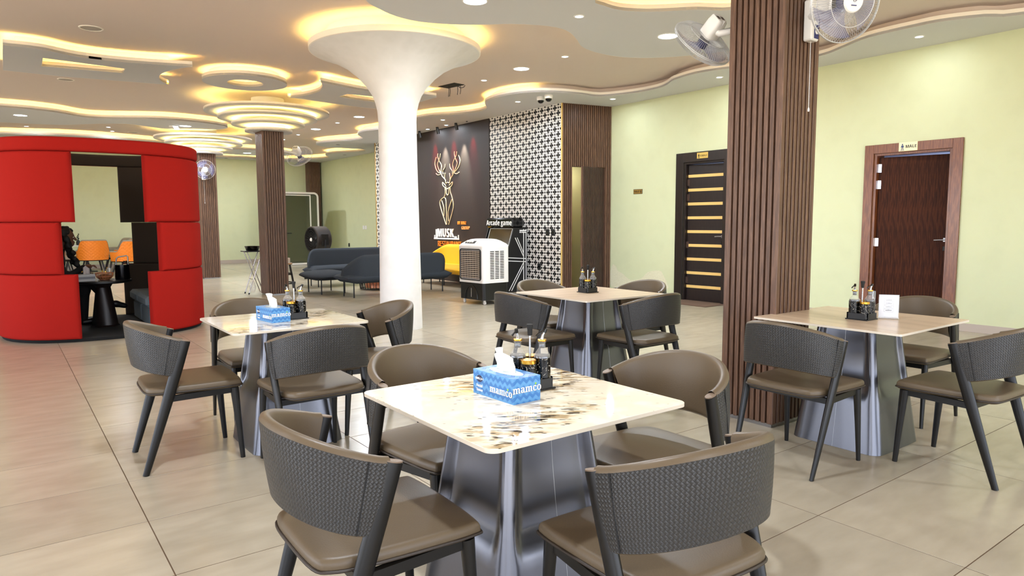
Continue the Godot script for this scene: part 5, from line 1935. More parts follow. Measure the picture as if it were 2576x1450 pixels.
func build_lounge() -> void:
	var st: SurfaceTool
	sofa("sofa", "dark blue sofa with its back to the camera, half hidden by the mushroom column", Vector3(6.0, 0, -11.80), PI + 0.03, 2.2, M.sofa, -0.04, 0.775, "dark blue sofas")
	sofa("sofa", "long dark blue curved sofa facing the camera left of the mushroom column", Vector3(6.35, 0, -14.15), 0.0, 2.35, M.sofa, 0.12, 0.79, "dark blue sofas")
	sofa("sofa", "yellow sofa against the brown deer wall behind the air cooler", Vector3(7.78, 0, -12.75), -PI * 0.5, 1.9, M.yellow, 0.08, 0.86)
	# ottoman
	var t := thing("ottoman", "dark blue padded footstool in front of the curved sofa", "ottoman", Vector3(5.05, 0, -12.82))
	st = S()
	var pl := round_rect(0.82, 1.04, 0.20, 6)
	var rings := [[0.55, 0.265], [0.72, 0.268], [1.0, 0.335], [1.0, 0.35], [0.95, 0.375], [0.8, 0.405], [0.5, 0.43], [0.2, 0.438], [0.0, 0.44]]
	sm_id += 1
	for i in rings.size() - 1:
		st.set_smooth_group(sm_id if i > 1 else sm_id + 1000000)
		for k in pl.size():
			var l := (k + 1) % pl.size()
			var a: Array = rings[i]
			var b: Array = rings[i + 1]
			var q := [Vector3(pl[k].x * a[0], a[1], pl[k].y * a[0]), Vector3(pl[l].x * a[0], a[1], pl[l].y * a[0]), Vector3(pl[l].x * b[0], b[1], pl[l].y * b[0]), Vector3(pl[k].x * b[0], b[1], pl[k].y * b[0])]
			if b[0] == 0.0: q.resize(3)
			face(st, q, Vector3(pl[k].x * 0.3, a[1] - 0.345, pl[k].y * 0.3))
	put(st, "cushion", M.sofa, t)
	for x in [-0.23, 0.23]:
		for z in [-0.34, 0.34]:
			st = S()
			tube(st, [Vector3(x, 0, z), Vector3(x, 0.27, z)], 0.013, 8)
			put(st, "leg", M.black, t)
	# low wire coffee table
	t = thing("coffee_table", "low round copper table in a black wire cage behind the sofa", "table", Vector3(6.25, 0, -12.95))
	st = S()
	lathe(st, [Vector2(0, 0.03), Vector2(0.30, 0.03), Vector2(0.30, 0.10), Vector2(0.24, 0.22), Vector2(0, 0.22)], 32)
	put(st, "drum", M.copper, t)
	for k in 40:
		st = S()
		var a := TAU * k / 40.0
		tube(st, [Vector3(cos(a) * 0.40, 0.006, sin(a) * 0.40), Vector3(cos(a) * 0.44, 0.30, sin(a) * 0.44)], 0.006, 5)
		put(st, "wire", M.black, t)
	for q in [[0.40, 0.01], [0.44, 0.30]]:
		var ring := []
		for k in 40: ring.append(Vector3(cos(TAU * k / 40.0) * q[0], q[1], sin(TAU * k / 40.0) * q[0]))
		st = S()
		tube(st, ring, 0.009, 6, true)
		put(st, "hoop", M.black, t)
	st = S()
	lathe(st, [Vector2(0, 0.30), Vector2(0.445, 0.30), Vector2(0.445, 0.315), Vector2(0, 0.315)], 40)
	put(st, "tabletop", M.copper, t)
	build_cooler()
	build_arcade()

func build_cooler() -> void:
	# faces -x (its louvred front), side vents face +z
	var t := thing("air_cooler", "white evaporative air cooler with black tank on castors in front of the deer wall", "air cooler", Vector3(6.50, 0, -9.52), 0.07)
	var hw := 0.28  # half depth in x
	var hz := 0.34  # half width in z
	var st := S()
	var cross := func(e: float) -> PackedVector2Array: return round_rect(hw * 2 - e, hz * 2 - e, 0.05, 4)
	prism(st, cross.call(0.03), 0.075, 0.355)
	put(st, "water_tank", M.black, t)
	st = S()
	prism(st, cross.call(0.0), 0.355, 0.94)
	put(st, "body", M.white_gloss, t)
	st = S()
	var a := [[0.0, 0.94], [0.0, 0.965], [0.05, 0.995], [0.18, 1.042], [0.28, 1.066], [0.38, 1.075], [0.56, 1.075]]
	sm_id += 1
	for i in a.size() - 1:
		var p0: PackedVector2Array = cross.call(a[i][0])
		var p1: PackedVector2Array = cross.call(a[i + 1][0]) if i < a.size() - 2 else PackedVector2Array()
		st.set_smooth_group(sm_id)
		if i == a.size() - 2:
			st.set_smooth_group(-1)
			var ring := []
			for q in p0: ring.append(Vector3(q.x, a[i][1], q.y))
			face(st, ring, Vector3.UP)
			continue
		for k in p0.size():
			var l := (k + 1) % p0.size()
			face(st, [Vector3(p0[k].x, a[i][1], p0[k].y), Vector3(p0[l].x, a[i][1], p0[l].y), Vector3(p1[l].x, a[i + 1][1], p1[l].y), Vector3(p1[k].x, a[i + 1][1], p1[k].y)], Vector3(p0[k].x, 0.1 + 0.2 * i, p0[k].y))
	put(st, "hood", M.white_gloss, t)
	# front grille facing -x
	st = S()
	var fr := round_rect(0.56, 0.50, 0.04, 4)
	var pts := []
	for q in fr: pts.append(Vector3(-hw - 0.004, 0.655 + q.y, q.x))
	tube(st, pts, 0.011, 8, true)
	put(st, "grille_frame", M.black, t)
	st = S()
	box(st, Vector3(-hw + 0.006, 0.655, 0), Vector3(0.02, 0.46, 0.52))
	put(st, "grille_dark_sheet", mat(Color(0.25, 0.20, 0.17), 0.7), t)  # flat sheet; the shaded depth behind the louvres is in its colour
	for k in 14:
		st = S()
		box(st, Vector3(-hw - 0.008, 0.445 + k * 0.0323, 0), Vector3(0.006, 0.011, 0.50), 0.002, Basis(Vector3.BACK, 0.5))
		put(st, "louvre", mat(Color(0.84, 0.79, 0.72), 0.4), t)
	for k in 7:
		st = S()
		box(st, Vector3(-hw - 0.003, 0.655, -0.216 + k * 0.072), Vector3(0.004, 0.45, 0.008), 0.001)
		put(st, "vane", mat(Color(0.62, 0.54, 0.48), 0.5), t)
	# side vent facing +z
	for c in 3:
		for k in 17:
			st = S()
			box(st, Vector3(-0.095 + c * 0.105, 0.43 + k * 0.0275, hz - 0.001), Vector3(0.08, 0.013, 0.008))
			put(st, "side_slot", M.black, t)
	# control panel on the sloping front of the hood
	var cb := Basis(Vector3.BACK, deg_to_rad(36))
	st = S()
	box(st, Vector3(-hw + 0.056, 1.022, -0.06), Vector3(0.062, 0.008, 0.26), 0.002, cb)
	put(st, "control_panel", M.black, t)
	for k in 3:
		st = S()
		lathe(st, [Vector2(0, 0.026), Vector2(0.018, 0.024), Vector2(0.023, 0.0), Vector2(0, 0.0)], 16, Vector3(-hw + 0.054, 1.025, -0.13 + k * 0.062), cb)
		put(st, "knob", M.white, t)
	st = S()
	lathe(st, [Vector2(0, 0.004), Vector2(0.03, 0.003), Vector2(0.032, 0.0), Vector2(0, 0.0)], 18, Vector3(-hw + 0.056, 1.0205, 0.13), cb)
	put(st, "filler_cap", mat(Color(0.85, 0.80, 0.76), 0.4), t)
	# arched emblem and water gauge on the tank
	st = S()
	var arch := []
	for k in 13:
		var an := PI * k / 12.0
		arch.append(Vector3(-hw + 0.013, 0.09 + 0.22 * sin(an), cos(an) * 0.17))
	tube(st, arch, 0.012, 6)
	put(st, "tank_arch", mat(Color(0.06, 0.06, 0.06), 0.25), t)
	st = S()
	box(st, Vector3(-hw + 0.013, 0.19, 0.0), Vector3(0.006, 0.15, 0.012), 0.002)
	put(st, "water_gauge", M.chrome, t)
	for x in [-0.2, 0.2]:
		for z in [-0.27, 0.27]:
			st = S()
			tube(st, [Vector3(x - 0.012, 0.028, z), Vector3(x + 0.012, 0.028, z)], 0.028, 14)
			box(st, Vector3(x, 0.055, z), Vector3(0.035, 0.045, 0.03), 0.004)
			put(st, "castor", M.white, t)

func build_arcade() -> void:
	# upright machine with its back to the patterned wall; local +z is its front, local +x its decorated side
	var t := thing("arcade_machine", "black upright machine with an Arcade game marquee beside the air cooler", "game machine", Vector3(7.98, 0, -11.0), -PI * 0.5)
	var st := S()
	box(st, Vector3(0, 1.335, -0.04), Vector3(0.86, 0.19, 0.28), 0.025)
	put(st, "marquee", M.black_gloss, t)
	text("marquee_word", "Arcade game", 0.098, 0.004, M.print_white, t, Vector3(0, 1.335, 0.104), Basis.IDENTITY, "Droid Sans", true)
	var prof := PackedVector2Array([Vector2(-0.26, 0.0), Vector2(0.22, 0.0), Vector2(0.26, 0.55), Vector2(0.44, 0.62), Vector2(0.44, 0.70), Vector2(0.22, 0.76), Vector2(0.06, 1.24), Vector2(-0.26, 1.24)])
	for s in [-1.0, 1.0]:
		st = S()
		var tr := Geometry2D.triangulate_polygon(prof)
		for x in [0.41 * s, 0.43 * s]:
			for i in range(0, tr.size(), 3):
				face(st, [0, 1, 2].map(func(k): return Vector3(x, prof[tr[i + k]].y, prof[tr[i + k]].x)), Vector3(s if absf(x) > 0.42 else -s, 0, 0))
		for i in prof.size():
			var p := prof[i]
			var q := prof[(i + 1) % prof.size()]
			face(st, [Vector3(0.41 * s, p.y, p.x), Vector3(0.43 * s, p.y, p.x), Vector3(0.43 * s, q.y, q.x), Vector3(0.41 * s, q.y, q.x)], Vector3(0, (p.y + q.y) * 0.5 - 0.6, (p.x + q.x) * 0.5))
		put(st, "side_panel", M.black, t)
	var tilt := Basis(Vector3.RIGHT, deg_to_rad(-18))
	var sc := Vector3(0, 1.0, 0.10)
	st = S()
	box(st, sc, Vector3(0.80, 0.50, 0.03), 0.004, tilt)
	put(st, "screen", M.black_gloss, t)
	for q in [[-0.37, 0, 0.008, 0.46], [0.37, 0, 0.008, 0.46], [0, 0.228, 0.748, 0.008], [0, -0.228, 0.748, 0.008]]:
		st = S()
		box(st, sc + tilt * Vector3(q[0], q[1], 0.017), Vector3(q[2], q[3], 0.004), 0, tilt)
		put(st, "screen_edge", M.print_white, t)
	st = S()
	box(st, Vector3(0, 0.67, 0.30), Vector3(0.81, 0.05, 0.26), 0.01)
	put(st, "control_shelf", M.black, t)
	st = S()
	box(st, Vector3(0, 0.31, -0.02), Vector3(0.81, 0.60, 0.44), 0.01)
	put(st, "cabinet", M.black, t)
	st = S()
	box(st, Vector3(0, 0.94, -0.20), Vector3(0.81, 0.62, 0.08), 0.01)
	put(st, "back_panel", M.black, t)
	for q in [[-0.235, 0.03, -0.235, 1.21], [-0.175, 0.03, -0.175, 1.21], [-0.235, 0.64, 0.20, 0.67], [-0.235, 0.58, 0.20, 0.61], [-0.175, 0.57, 0.18, 0.03], [-0.175, 0.50, 0.12, 0.03], [-0.175, 0.68, 0.03, 1.05], [-0.175, 0.75, -0.02, 1.05]]:
		st = S()
		bar(st, Vector3(0.4315, q[1], q[0]), Vector3(0.4315, q[3], q[2]), 0.003, 0.014, -1, -1, Vector3.RIGHT)
		put(st, "outline_strip", M.print_white, t)
	st = S()
	box(st, Vector3(0.4325, 1.17, -0.16), Vector3(0.004, 0.055, 0.17), 0.001)
	put(st, "name_tag", M.print_white, t)
	text("name_tag_word", "Supreme", 0.030, 0.002, M.black, t, Vector3(0.4355, 1.17, -0.16), Basis(Vector3(0, 0, -1), Vector3.UP, Vector3(1, 0, 0)), "Droid Sans", true)

# ------------------------------------------------------------------ far end: glass booth, drum fan, yellow chairs
func build_far_end() -> void:
	var st: SurfaceTool
	var t := thing("glass_booth", "white-framed glass phone booth standing before the far corner", "booth", Vector3(7.62, 0, -22.35), 0.0)
	var w := 1.62
	var d := 1.0
	var h := 2.33
	# rounded white shell: a hoop at the front and one at the rear, joined by sides and roof
	var hoop := []
	for q in round_rect(w, h, 0.16, 6): hoop.append(Vector2(q.x, q.y + h * 0.5 + 0.01))
	var shell := PackedVector2Array(hoop)
	var inner := Geometry2D.offset_polygon(shell, -0.06)[0]
	st = S()
	skirt_xy(st, shell, -d * 0.5, d * 0.5, 1.0)
	put(st, "shell", M.white, t)
	st = S()
	skirt_xy(st, inner, -d * 0.5, d * 0.5, -1.0)
	put(st, "lining", mat(Color(0.55, 0.55, 0.46), 0.8), t)
	for z in [-d * 0.5, d * 0.5]:
		st = S()
		var kh := keyhole(shell, inner)
		var tr := Geometry2D.triangulate_polygon(kh)
		for i in range(0, tr.size(), 3):
			face(st, [0, 1, 2].map(func(k): return Vector3(kh[tr[i + k]].x, kh[tr[i + k]].y, z)), Vector3(0, 0, signf(z)))
		put(st, "front_frame", M.white, t)
	st = S()
	box(st, Vector3(0, h * 0.5, -d * 0.5 + 0.03), Vector3(w - 0.14, h - 0.14, 0.03))
	put(st, "rear_wall", mat(Color(0.62, 0.62, 0.47), 0.8), t)
	st = S()
	box(st, Vector3(0.10, h * 0.5, d * 0.5 - 0.02), Vector3(0.86, h - 0.16, 0.012))
	put(st, "door_pane", M.smoked, t)
	st = S()
	for x in [-0.33, 0.53]: box(st, Vector3(x, h * 0.5, d * 0.5 - 0.018), Vector3(0.035, h - 0.14, 0.035), 0.004)
	box(st, Vector3(0.10, h - 0.09, d * 0.5 - 0.018), Vector3(0.86, 0.035, 0.035), 0.004)
	put(st, "door_frame", M.white, t)
	for q in [[-0.55, 0.40], [0.645, 0.20]]:
		st = S()
		box(st, Vector3(q[0], h * 0.5, d * 0.5 - 0.02), Vector3(q[1], h - 0.16, 0.012))
		put(st, "side_pane", M.smoked, t)
	st = S()
	tube(st, [Vector3(-0.27, 1.03, d * 0.5 + 0.02), Vector3(-0.12, 1.03, d * 0.5 + 0.03)], 0.013, 8)
	tube(st, [Vector3(-0.27, 1.03, d * 0.5 - 0.02), Vector3(-0.27, 1.03, d * 0.5 + 0.02)], 0.013, 8)
	put(st, "door_handle", M.black, t)
	# drum fan
	t = thing("drum_fan", "big dark drum fan standing behind the curved sofa", "fan", Vector3(6.13, 0, -16.0), deg_to_rad(-80.0))
	var hub := Vector3(0, 0.955, 0)
	var zb := Basis(Vector3.RIGHT, PI * 0.5)
	var drum := mat(Color(0.13, 0.10, 0.085), 0.45)
	st = S()
	lathe(st, [Vector2(0.30, -0.19), Vector2(0.315, -0.17), Vector2(0.315, 0.17), Vector2(0.30, 0.19), Vector2(0.28, 0.19), Vector2(0.28, -0.19), Vector2(0.30, -0.19)], 40, hub, zb)
	put(st, "drum", drum, t)
	for q in [0.10, 0.16, 0.22, 0.265]:
		st = S()
		var ring := []
		for k in 32: ring.append(hub + Vector3(cos(TAU * k / 32.0) * q, sin(TAU * k / 32.0) * q, 0.185))
		tube(st, ring, 0.004, 5, true)
		put(st, "grille_ring", M.black, t)
	for k in 20:
		st = S()
		var a := TAU * k / 20.0
		tube(st, [hub + Vector3(cos(a) * 0.05, sin(a) * 0.05, 0.187), hub + Vector3(cos(a) * 0.285, sin(a) * 0.285, 0.187)], 0.003, 4)
		put(st, "grille_spoke", M.black, t)
	for k in 5:
		st = S()
		var a := TAU * k / 5.0
		var bb := Basis(Vector3.BACK, a) * Basis(Vector3.RIGHT, 0.5)
		box(st, hub + Basis(Vector3.BACK, a) * Vector3(0.15, 0, 0), Vector3(0.22, 0.11, 0.006), 0.002, bb)
		put(st, "blade", mat(Color(0.08, 0.07, 0.065), 0.4), t)
	st = S()
	lathe(st, [Vector2(0, 0.02), Vector2(0.035, 0.015), Vector2(0.045, 0), Vector2(0, 0)], 18, hub + Vector3(0, 0, 0.185), zb)
	put(st, "badge", M.white, t)
	st = S()
	box(st, hub + Vector3(0.314, 0, 0.0), Vector3(0.02, 0.26, 0.18), 0.003)
	put(st, "side_mesh", M.black, t)
	for s in [-1, 1]:
		st = S()
		tube(st, [hub + Vector3(s * 0.33, 0, 0), Vector3(s * 0.30, 0.5, 0), Vector3(s * 0.24, 0.02, 0.0), Vector3(s * 0.24, 0.02, 0.25)], 0.016, 8)
		tube(st, [Vector3(s * 0.24, 0.02, 0.0), Vector3(s * 0.24, 0.02, -0.25)], 0.016, 8)
		put(st, "stand_leg", M.black, t)
	st = S()
	tube(st, [Vector3(-0.24, 0.02, 0.0), Vector3(0.24, 0.02, 0.0)], 0.014, 8)
	put(st, "stand_bar", M.black, t)
	# folding stand with tray
	t = thing("folding_stand", "chrome folding stand with a black tray top beside the middle column", "stand", Vector3(3.78, 0, -13.53))
	st = S()
	box(st, Vector3(0.10, 0.815, 0), Vector3(0.36, 0.02, 0.30), 0.004)
	put(st, "tray_top", M.black, t)
	for s in [-1, 1]:
		st = S()
		tube(st, [Vector3(-0.03, 0.012, s * 0.13), Vector3(0.24, 0.80, s * 0.13)], 0.011, 8)
		put(st, "leg", M.chrome, t)
		st = S()
		tube(st, [Vector3(0.25, 0.012, s * 0.11), Vector3(-0.03, 0.80, s * 0.11)], 0.011, 8)
		put(st, "leg", M.chrome, t)
		st = S()
		tube(st, [Vector3(-0.034, 0.0, s * 0.13), Vector3(-0.024, 0.03, s * 0.13)], 0.014, 8)
		put(st, "rubber_foot", M.rubber, t)
	st = S()
	tube(st, [Vector3(0.06, 0.28, -0.13), Vector3(0.06, 0.28, 0.13)], 0.009, 8)
	put(st, "cross_bar", M.chrome, t)
	var bw := thing("black_bowl", "black oval dish on the folding stand", "dish", Vector3(3.88, 0.826, -13.53))
	st = S()
	lathe(st, [Vector2(0, 0), Vector2(0.11, 0), Vector2(0.13, 0.06), Vector2(0.145, 0.085), Vector2(0.14, 0.087), Vector2(0.12, 0.06), Vector2(0.1, 0.01), Vector2(0, 0.01)], 24)
	put(st, "bowl", M.black_gloss, bw)
	var bag := thing("plastic_bag", "small clear plastic bag hanging from the folding stand", "bag", Vector3(3.80, 0.04, -13.32))
	st = S()
	sheet(st, func(u, v):
		var r: float = 0.055 * pow(sin(PI * clampf(v * 0.86 + 0.10, 0, 1)), 0.7) * (1.0 + 0.16 * sin(u * TAU * 5 + v * 6))
		return Vector3(cos(u * TAU) * r, v * 0.24, sin(u * TAU) * r * 0.7), 24, 14, func(u, v): return Vector3(cos(u * TAU), 0, sin(u * TAU)), null, true)
	var film := mat(Color(0.9, 0.9, 0.88, 0.25), 0.12)
	film.transparency = BaseMaterial3D.TRANSPARENCY_ALPHA
	put(st, "film", film, bag)
	# wooden stool with a white box
	t = thing("bar_stool", "wooden stool with dark ladder legs behind the middle column", "stool", Vector3(4.47, 0, -13.55), 0.2)
	st = S()
	lathe(st, [Vector2(0, 0.535), Vector2(0.165, 0.535), Vector2(0.17, 0.545), Vector2(0.17, 0.56), Vector2(0.16, 0.565), Vector2(0, 0.565)], 28)
	put(st, "seat", wood(Color(0.55, 0.42, 0.28), Color(0.68, 0.54, 0.38), 51, 0.5), t)
	for s in [[-1, -1], [1, -1], [1, 1], [-1, 1]]:
		st = S()
		bar(st, Vector3(s[0] * 0.16, 0, s[1] * 0.13), Vector3(s[0] * 0.09, 0.535, s[1] * 0.08), 0.028, 0.028)
		put(st, "leg", M.wenge, t)
	for y in [0.16, 0.34]:
		var k: float = 1.0 - y / 0.535 * 0.4
		for s in [-1, 1]:
			st = S()
			bar(st, Vector3(-0.16 * k, y, s * 0.13 * k), Vector3(0.16 * k, y, s * 0.13 * k), 0.024, 0.02)
			put(st, "rung", M.wenge, t)
			st = S()
			bar(st, Vector3(s * 0.16 * k, y + 0.02, -0.13 * k), Vector3(s * 0.16 * k, y + 0.02, 0.13 * k), 0.024, 0.02)
			put(st, "rung", M.wenge, t)
	var bx := thing("paper_box", "pale cardboard box lying on the wooden stool", "box", Vector3(4.47, 0.566, -13.53), 0.1)
	st = S()
	box(st, Vector3(0, 0.05, 0), Vector3(0.21, 0.10, 0.14), 0.003)
	put(st, "carton", mat(Color(0.86, 0.80, 0.73), 0.7), bx)
	st = S()
	for k in 3: box(st, Vector3(0, 0.03 + k * 0.022, 0.0708), Vector3(0.16, 0.006, 0.001))
	put(st, "printed_lines", mat(Color(0.72, 0.60, 0.52), 0.7), bx)
	# orange chairs round a far table
	var proto := orange_chair()
	var spots := [[2.02, -21.75, 0.06, "orange quilted tub chair in the middle, its back to the camera"], [1.30, -21.95, -PI * 0.5 - 0.2, "orange quilted tub chair at the left, half behind the red panel"], [2.66, -22.45, PI * 0.5 + 0.15, "orange quilted tub chair right of the middle one, grey lining showing"], [2.80, -23.45, PI * 0.5 + 0.1, "orange quilted tub chair farthest back beside the wall"], [2.66, -20.5, 0.55, "orange quilted tub chair at the right, nearest the booth's black edge"]]
	for i in spots.size():
		var s: Array = spots[i]
		if i == 0: place(proto, Vector3(s[0], 0, s[1]), s[2], s[3])
		else: copy_of(proto, Vector3(s[0], 0, s[1]), s[2], s[3], "orange tub chairs")
	t = thing("dining_table", "dark-legged white-topped table among the orange chairs", "table", Vector3(1.75, 0, -22.9))
	st = S()
	prism(st, round_rect(1.3, 0.9, 0.05), 0.735, 0.76)
	put(st, "tabletop", M.white_gloss, t)
	for s in [-1, 1]:
		st = S()
		bar(st, Vector3(s * 0.30, 0.02, 0), Vector3(s * 0.14, 0.735, 0), 0.05, 0.10, -1, -1, Vector3.RIGHT)
		bar(st, Vector3(s * -0.05, 0.02, 0), Vector3(s * 0.16, 0.735, 0), 0.04, 0.08, -1, -1, Vector3.RIGHT)
		put(st, "leg", M.wenge, t)
	st = S()
	box(st, Vector3(0, 0.012, 0), Vector3(0.9, 0.024, 0.5), 0.005)
	put(st, "foot_plate", M.wenge, t)
	var tx := thing("tissue_box", "dark tissue box on the far table among the orange chairs", "tissue box", Vector3(1.50, 0.761, -22.7), 0.0)
	st = S()
	box(st, Vector3(0, 0.06, 0), Vector3(0.34, 0.12, 0.14), 0.003)
	put(st, "carton", mat(Color(0.13, 0.10, 0.09), 0.5), tx)
	st = S()
	sheet(st, func(u, v): return Vector3((u - 0.5) * 0.16, 0.12 + v * 0.09 * (0.7 + 0.3 * sin(u * 8.0)), 0.02 * sin(u * 6.0)), 10, 5, func(u, v): return Vector3(0, 0, 1))
	put(st, "tissue", M.tissue, tx)
	var vs := thing("bud_vase", "slim dark vase with a sprig on the far table", "vase", Vector3(1.78, 0.761, -22.75))
	st = S()
	lathe(st, [Vector2(0, 0), Vector2(0.045, 0), Vector2(0.05, 0.08), Vector2(0.03, 0.14), Vector2(0.0, 0.14)], 16)
	put(st, "vase", M.black, vs)
	for k in 5:
		st = S()
		var q := Vector3(0.02 * sin(k * 2.1), 0.14 + 0.04 * k, 0.02 * cos(k * 1.7))
		tube(st, [Vector3(0, 0.13, 0), q], 0.005, 5)
		lathe(st, [Vector2(0, -0.02), Vector2(0.018, 0), Vector2(0, 0.03)], 8, q)
		put(st, "sprig", mat(Color(0.05, 0.06, 0.05), 0.8), vs)

func skirt_xy(st: SurfaceTool, poly: PackedVector2Array, z0: float, z1: float, sign: float) -> void:
	sm_id += 1
	st.set_smooth_group(sm_id)
	var c := Vector2.ZERO
	for p in poly: c += p
	c /= poly.size()
	for i in poly.size():
		var a := poly[i]
		var b := poly[(i + 1) % poly.size()]
		var o := ((a + b) * 0.5 - c) * sign
		face(st, [Vector3(a.x, a.y, z0), Vector3(b.x, b.y, z0), Vector3(b.x, b.y, z1), Vector3(a.x, a.y, z1)], Vector3(o.x, o.y, 0))

func orange_chair() -> Node3D:
	# faces -z, like the dining chairs
	var t := thing("tub_chair", "", "chair", Vector3.ZERO, 0, "orange tub chairs")
	var A := PI * 0.62
	var P := func(a: float, v: float, off: float) -> Vector3:
		var k := clampf(cos(a * 0.72), 0.0, 1.0)
		var top := 0.64 + 0.30 * smoothstep(0.60, 0.84, k)
		var y := lerpf(0.385, top, v)
		var r := 0.365 + 0.03 * v - off
		return Vector3(sin(a) * r, y, cos(a) * r * 1.05)
	var st := S()
	sheet(st, func(u, v): return P.call((u * 2 - 1) * A, v * 0.93, 0.0), 32, 8, func(u, v): return Vector3(sin((u * 2 - 1) * A), 0, cos((u * 2 - 1) * A)), func(u, v): return Vector2(u * 15.0, v * 6.0))
	put(st, "quilted_back", M.orange, t)
	st = S()
	sheet(st, func(u, v):
		var a: float = (u * 2 - 1) * A
		if v < 0.25:
			var q: float = v / 0.25 * PI
			var m: Vector3 = P.call(a, 0.93, 0.025 * (1 - cos(q)) - 0.006)
			m.y += sin(q) * 0.03
			return m
		return P.call(a, lerpf(0.93, 0.05, (v - 0.25) / 0.75), 0.05), 32, 14, func(u, v): return Vector3.UP if v < 0.25 else Vector3(-sin((u * 2 - 1) * A), 0, -cos((u * 2 - 1) * A)))
	put(st, "lining", M.greige, t)
	st = S()
	cushion(st, circle(Vector2(0, -0.03), 0.335, 28), 0.40, 0.50, 0.03, 0.01)
	put(st, "seat", M.greige, t)
	st = S()
	lathe(st, [Vector2(0, 0.36), Vector2(0.345, 0.36), Vector2(0.36, 0.39), Vector2(0, 0.39)], 28)
	put(st, "seat_frame", M.wenge, t)
	for s in [[-1, -1], [1, -1], [1, 1], [-1, 1]]:
		st = S()
		var a := Vector3(s[0] * 0.17, 0.38, s[1] * 0.17)
		var b := Vector3(s[0] * 0.235, 0.07, s[1] * 0.235)
		var c := Vector3(s[0] * 0.25, 0.0, s[1] * 0.25)
		tube(st, [a, b], [0.024, 0.016], 8)
		var lg := put(st, "leg", M.wenge, t)
		st = S()
		tube(st, [b, c], [0.0165, 0.014], 8)
		put(st, "brass_tip", M.gold, lg)
	return t

